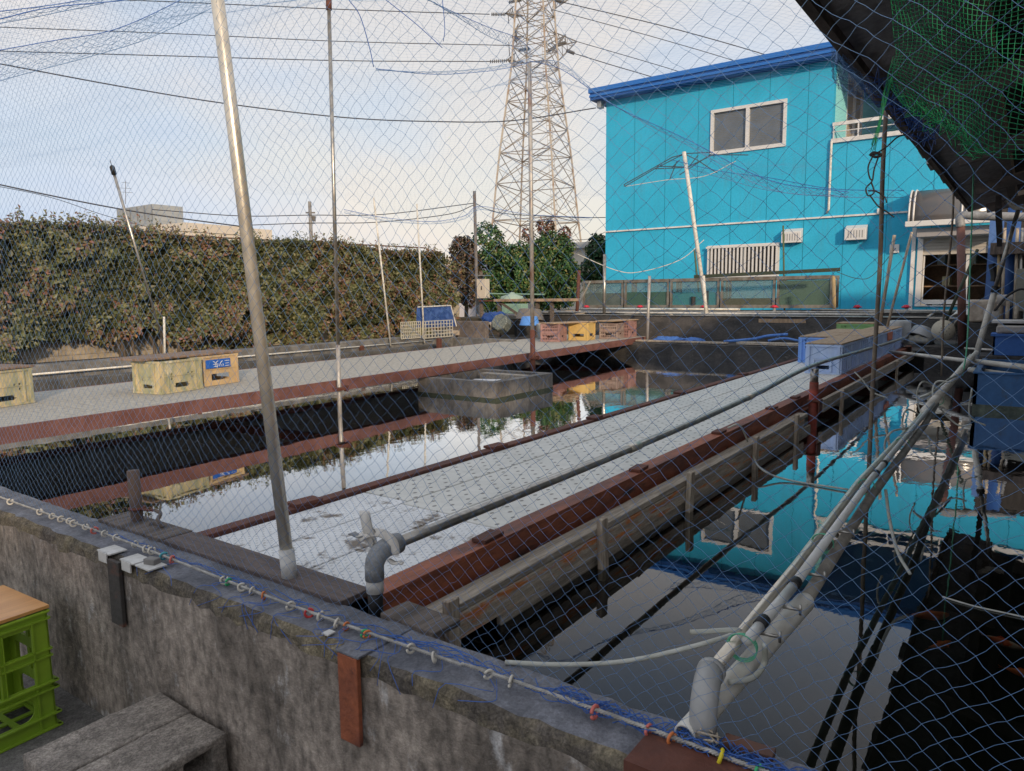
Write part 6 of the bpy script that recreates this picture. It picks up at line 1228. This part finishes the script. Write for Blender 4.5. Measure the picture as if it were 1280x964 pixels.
# net gathered along the rope
m = MB()
for i in range(46):
    y = random.uniform(-.3, 2.6); L_ = random.uniform(.08, .3); m.tube(smooth_path([(RX+random.uniform(.0,.035), y+q*L_/5, .782+random.uniform(0,.012)*(1+(y < 1))) for q in range(6)], 3), .0011, 4)
for i in range(150):
    y = random.uniform(-.3, .72); L_ = random.uniform(.04, .16); m.tube(smooth_path([(RX+random.uniform(-.004,.045), y+q*L_/4, .782+random.uniform(0,.028)) for q in range(5)], 3), .001, 4)
m.build('gathered_edge', net_dk, bird, smooth=True)
m = MB()
for i in range(26):   # slack net lying on the wall top and hanging over its edge
    y = random.uniform(.9, 2.3); m.tube(smooth_path([(1.20, y, .783), (1.165, y+random.uniform(-.05,.05), .7765), (1.135, y+random.uniform(-.08,.08), .775), (1.118, y+random.uniform(-.1,.1), .74+random.uniform(-.03,.02))], 3), .0009, 4)
m.build('slack_edge', net_dk, bird, smooth=True)
# green net bunched under the shed roof
gn = thing('green_net', 'green square meshed net draped under the shed roof at top right', 'net', Pd(1200, 100, 2.4))
NG, MG = 34, 34
left = smooth_path([D(1112,-30,2.3), D(1113,20,2.3), D(1118,60,2.32), D(1110,95,2.35), D(1128,128,2.35)], 8); bot = smooth_path([D(1128,128,2.35), D(1165,150,2.3), D(1205,178,2.25), D(1240,190,2.2), D(1330,200,2.1)], 8)
def green(I, J):
    u, v = I/NG, J/MG; k = np.arange(len(left)); la = np.array(left); ba = np.array(bot)
    Lp = np.stack([np.interp(v*(len(left)-1), k, la[:, q]) for q in range(3)], -1); kb = np.arange(len(bot)); Bp = np.stack([np.interp(u*(len(bot)-1), kb, ba[:, q]) for q in range(3)], -1)
    r0 = np.array(D(1112,-30,2.3)); r1 = np.array(D(1330,-30,2.1)); b0 = ba[0]; b1 = ba[-1]; U_, V_ = u[..., None], v[..., None]
    Tp = r0*(1-U_)+r1*U_; Rp = r1*(1-V_)+b1*V_
    P = Lp*(1-U_)+Rp*U_ + Tp*(1-V_)+Bp*V_ - ((1-U_)*(1-V_)*r0+U_*(1-V_)*r1+(1-U_)*V_*b0+U_*V_*b1)
    P[..., 0] += .06*sm(u*4, v*3, 1.1, 2.); P[..., 1] += .012*sm(u*3, v*3, 1.3, 6.); P[..., 2] += .016*sm(u*3.5, v*3, 1.2, 3.)
    return P
I, J = np.meshgrid(np.arange(NG+1.), np.arange(MG+1.), indexing='ij'); P = green(I, J)
A = np.concatenate([P[:-1].reshape(-1, 3), P[:, :-1].reshape(-1, 3)]); B_ = np.concatenate([P[1:].reshape(-1, 3), P[:, 1:].reshape(-1, 3)]); strands('mesh', A, B_, .0011, mk('bright_green_twine', (.014,.26,.11), .6, var=.1), gn, .03)
m = MB()
for q in range(9):
    a = D(1116+random.uniform(0,14), 70+q*4, 2.33); m.tube(smooth_path([a, D(1108+random.uniform(-3,6), 110, 2.33), D(1100+random.uniform(-2,4), 145, 2.33), D(1091+random.uniform(-3,4), 186+random.uniform(-8,8), 2.33)], 4), .0009, 4)
m.build('gathered_tail', net_green, gn, smooth=True)
m = MB()
for q in range(40):
    u = random.random()*.75; k = int(u*(len(bot)-4)); c = bot[k]; m.tube(smooth_path([c+Vector([random.uniform(-.02,.02) for _ in 'xyz']), (bot[k]+bot[k+2])/2+Vector([random.uniform(-.03,.03) for _ in 'xyz']), bot[k+3]+Vector([random.uniform(-.02,.02) for _ in 'xyz'])], 3), .0013, 4)
m.build('bunched_hem', net_green, gn, smooth=True)
# old dark shade net hanging off the roof corner
sn = thing('shade_net', 'tattered dark blue shade netting hanging at the corner of the shed roof', 'net', Pd(1060, 80, 3.6))
c0 = [D(1044,-10,3.9), D(1040,40,3.8), D(1038,90,3.7), D(1048,110,3.6), D(1068,123,3.5)]; c1 = [D(1100,-10,3.9), D(1075,40,3.8), D(1062,75,3.7), D(1085,95,3.6), D(1110,118,3.5)]
s0, s1 = np.array(smooth_path(c0, 12)), np.array(smooth_path(c1, 12))
def shade(I, J):
    t_ = I/70*(len(s0)-1); k = np.arange(len(s0)); A0 = np.stack([np.interp(t_, k, s0[:, q]) for q in range(3)], -1); A1 = np.stack([np.interp(t_, k, s1[:, q]) for q in range(3)], -1); w = (J/30)[..., None]; P = A0*(1-w)+A1*w; P[..., 0] += .06*np.sin(J*.4+I*.05); return P + rng.normal(0, .003, P.shape)
A, B_, K = diamond(70, 30, shade); strands('mesh', A, B_, .0007, net_blue, sn)
MB().tube(smooth_path([D(1048,-20,3.8), D(1047,60,3.75), D(1046,80,3.7)], 4), .007, 8).build('rolled_edge', net_blue, sn, smooth=True)
m = MB()
for q in range(60):
    f = random.random(); a = Vector(Px(1078, 95, 3.3)).lerp(Vector(Px(1150, 165, 3.6)), f); m.tube([a+Vector([random.uniform(-.05,.05) for _ in 'xyz']), a+Vector((.08, random.uniform(-.06,.02), random.uniform(-.06,.04))), a+Vector((.16, random.uniform(-.1,.0), random.uniform(-.08,.05)))], .0016, 3)
m.build('bunched_net', net_dk, sn)
# ================================================================ sky, sun, camera
w = bpy.data.worlds.new('World'); SC.world = w; w.use_nodes = True; nt = w.node_tree; N = nt.nodes; L = nt.links
bg = N['Background']; sky = N.new('ShaderNodeTexSky'); sky.sky_type = 'NISHITA'; sky.sun_disc = False
SUN_EL = math.radians(17); az = Vector((-.62, -.78, 0)).normalized()   # towards the sun
sky.sun_elevation = SUN_EL; sky.sun_rotation = math.atan2(az.x, az.y); sky.altitude = 20; sky.air_density = 1.2; sky.dust_density = 2.2; sky.ozone_density = 1.5
bg.inputs['Strength'].default_value = .1
tc = N.new('ShaderNodeTexCoord'); mp = N.new('ShaderNodeMapping'); mp.inputs['Scale'].default_value = (1, 1, 2.6); mp.inputs['Rotation'].default_value = (.25, .15, .5); mp.inputs['Location'].default_value = (.3, .1, .2)
nz = N.new('ShaderNodeTexNoise'); nz.inputs['Scale'].default_value = 1.7; nz.inputs['Detail'].default_value = 6; nz.inputs['Roughness'].default_value = .52
L.new(tc.outputs['Generated'], mp.inputs[0]); L.new(mp.outputs[0], nz.inputs[0])
cover = N.new('ShaderNodeValToRGB'); cover.color_ramp.elements[0].position = .36; cover.color_ramp.elements[0].color = (.74,.74,.74,1); cover.color_ramp.elements[1].position = .6; cover.color_ramp.elements[1].color = (1,1,1,1)
L.new(nz.outputs['Fac'], cover.inputs[0])
n2 = N.new('ShaderNodeTexNoise'); n2.inputs['Scale'].default_value = 2.0; n2.inputs['Detail'].default_value = 5; n2.inputs['Roughness'].default_value = .45; mp2 = N.new('ShaderNodeMapping'); mp2.inputs['Location'].default_value = (2.1, .7, 1.3); mp2.inputs['Scale'].default_value = (1, 1, 2.2)
L.new(tc.outputs['Generated'], mp2.inputs[0]); L.new(mp2.outputs[0], n2.inputs[0])
cc_ = N.new('ShaderNodeValToRGB'); e = cc_.color_ramp.elements; e[0].position = .34; e[0].position = .36; e[0].color = (3.9,4.55,5.7,1); e[1].position = .6; e[1].color = (5.9,5.35,4.9,1); q = e.new(.47); q.color = (4.6,4.9,5.5,1)
L.new(n2.outputs['Fac'], cc_.inputs[0])
mx = N.new('ShaderNodeMix'); mx.data_type = 'RGBA'; L.new(cover.outputs[0], mx.inputs[0]); L.new(sky.outputs[0], mx.inputs[6]); L.new(cc_.outputs[0], mx.inputs[7]); L.new(mx.outputs[2], bg.inputs['Color'])
sd = bpy.data.lights.new('sun', 'SUN'); so_ = bpy.data.objects.new('sun', sd); COL.objects.link(so_); sd.energy = 2.0; sd.angle = math.radians(2.5); sd.color = (1, .78, .55)
sdir = Vector((az.x*math.cos(SUN_EL), az.y*math.cos(SUN_EL), math.sin(SUN_EL))); so_.rotation_euler = sdir.to_track_quat('Z', 'Y').to_euler(); so_.location = (0, 0, 12)
cd = bpy.data.cameras.new('camera'); co = bpy.data.objects.new('camera', cd); COL.objects.link(co); cd.sensor_width = 36; cd.lens = FP/1280*36; cd.clip_start = .05; cd.clip_end = 3000
co.matrix_world = Matrix.Translation(CAM) @ RM.to_4x4(); SC.camera = co
SC.view_settings.view_transform = 'Standard'; SC.view_settings.look = 'None'; SC.view_settings.exposure = .66; SC.view_settings.gamma = 1
SC.cycles.transparent_max_bounces = 16; SC.cycles.max_bounces = 8
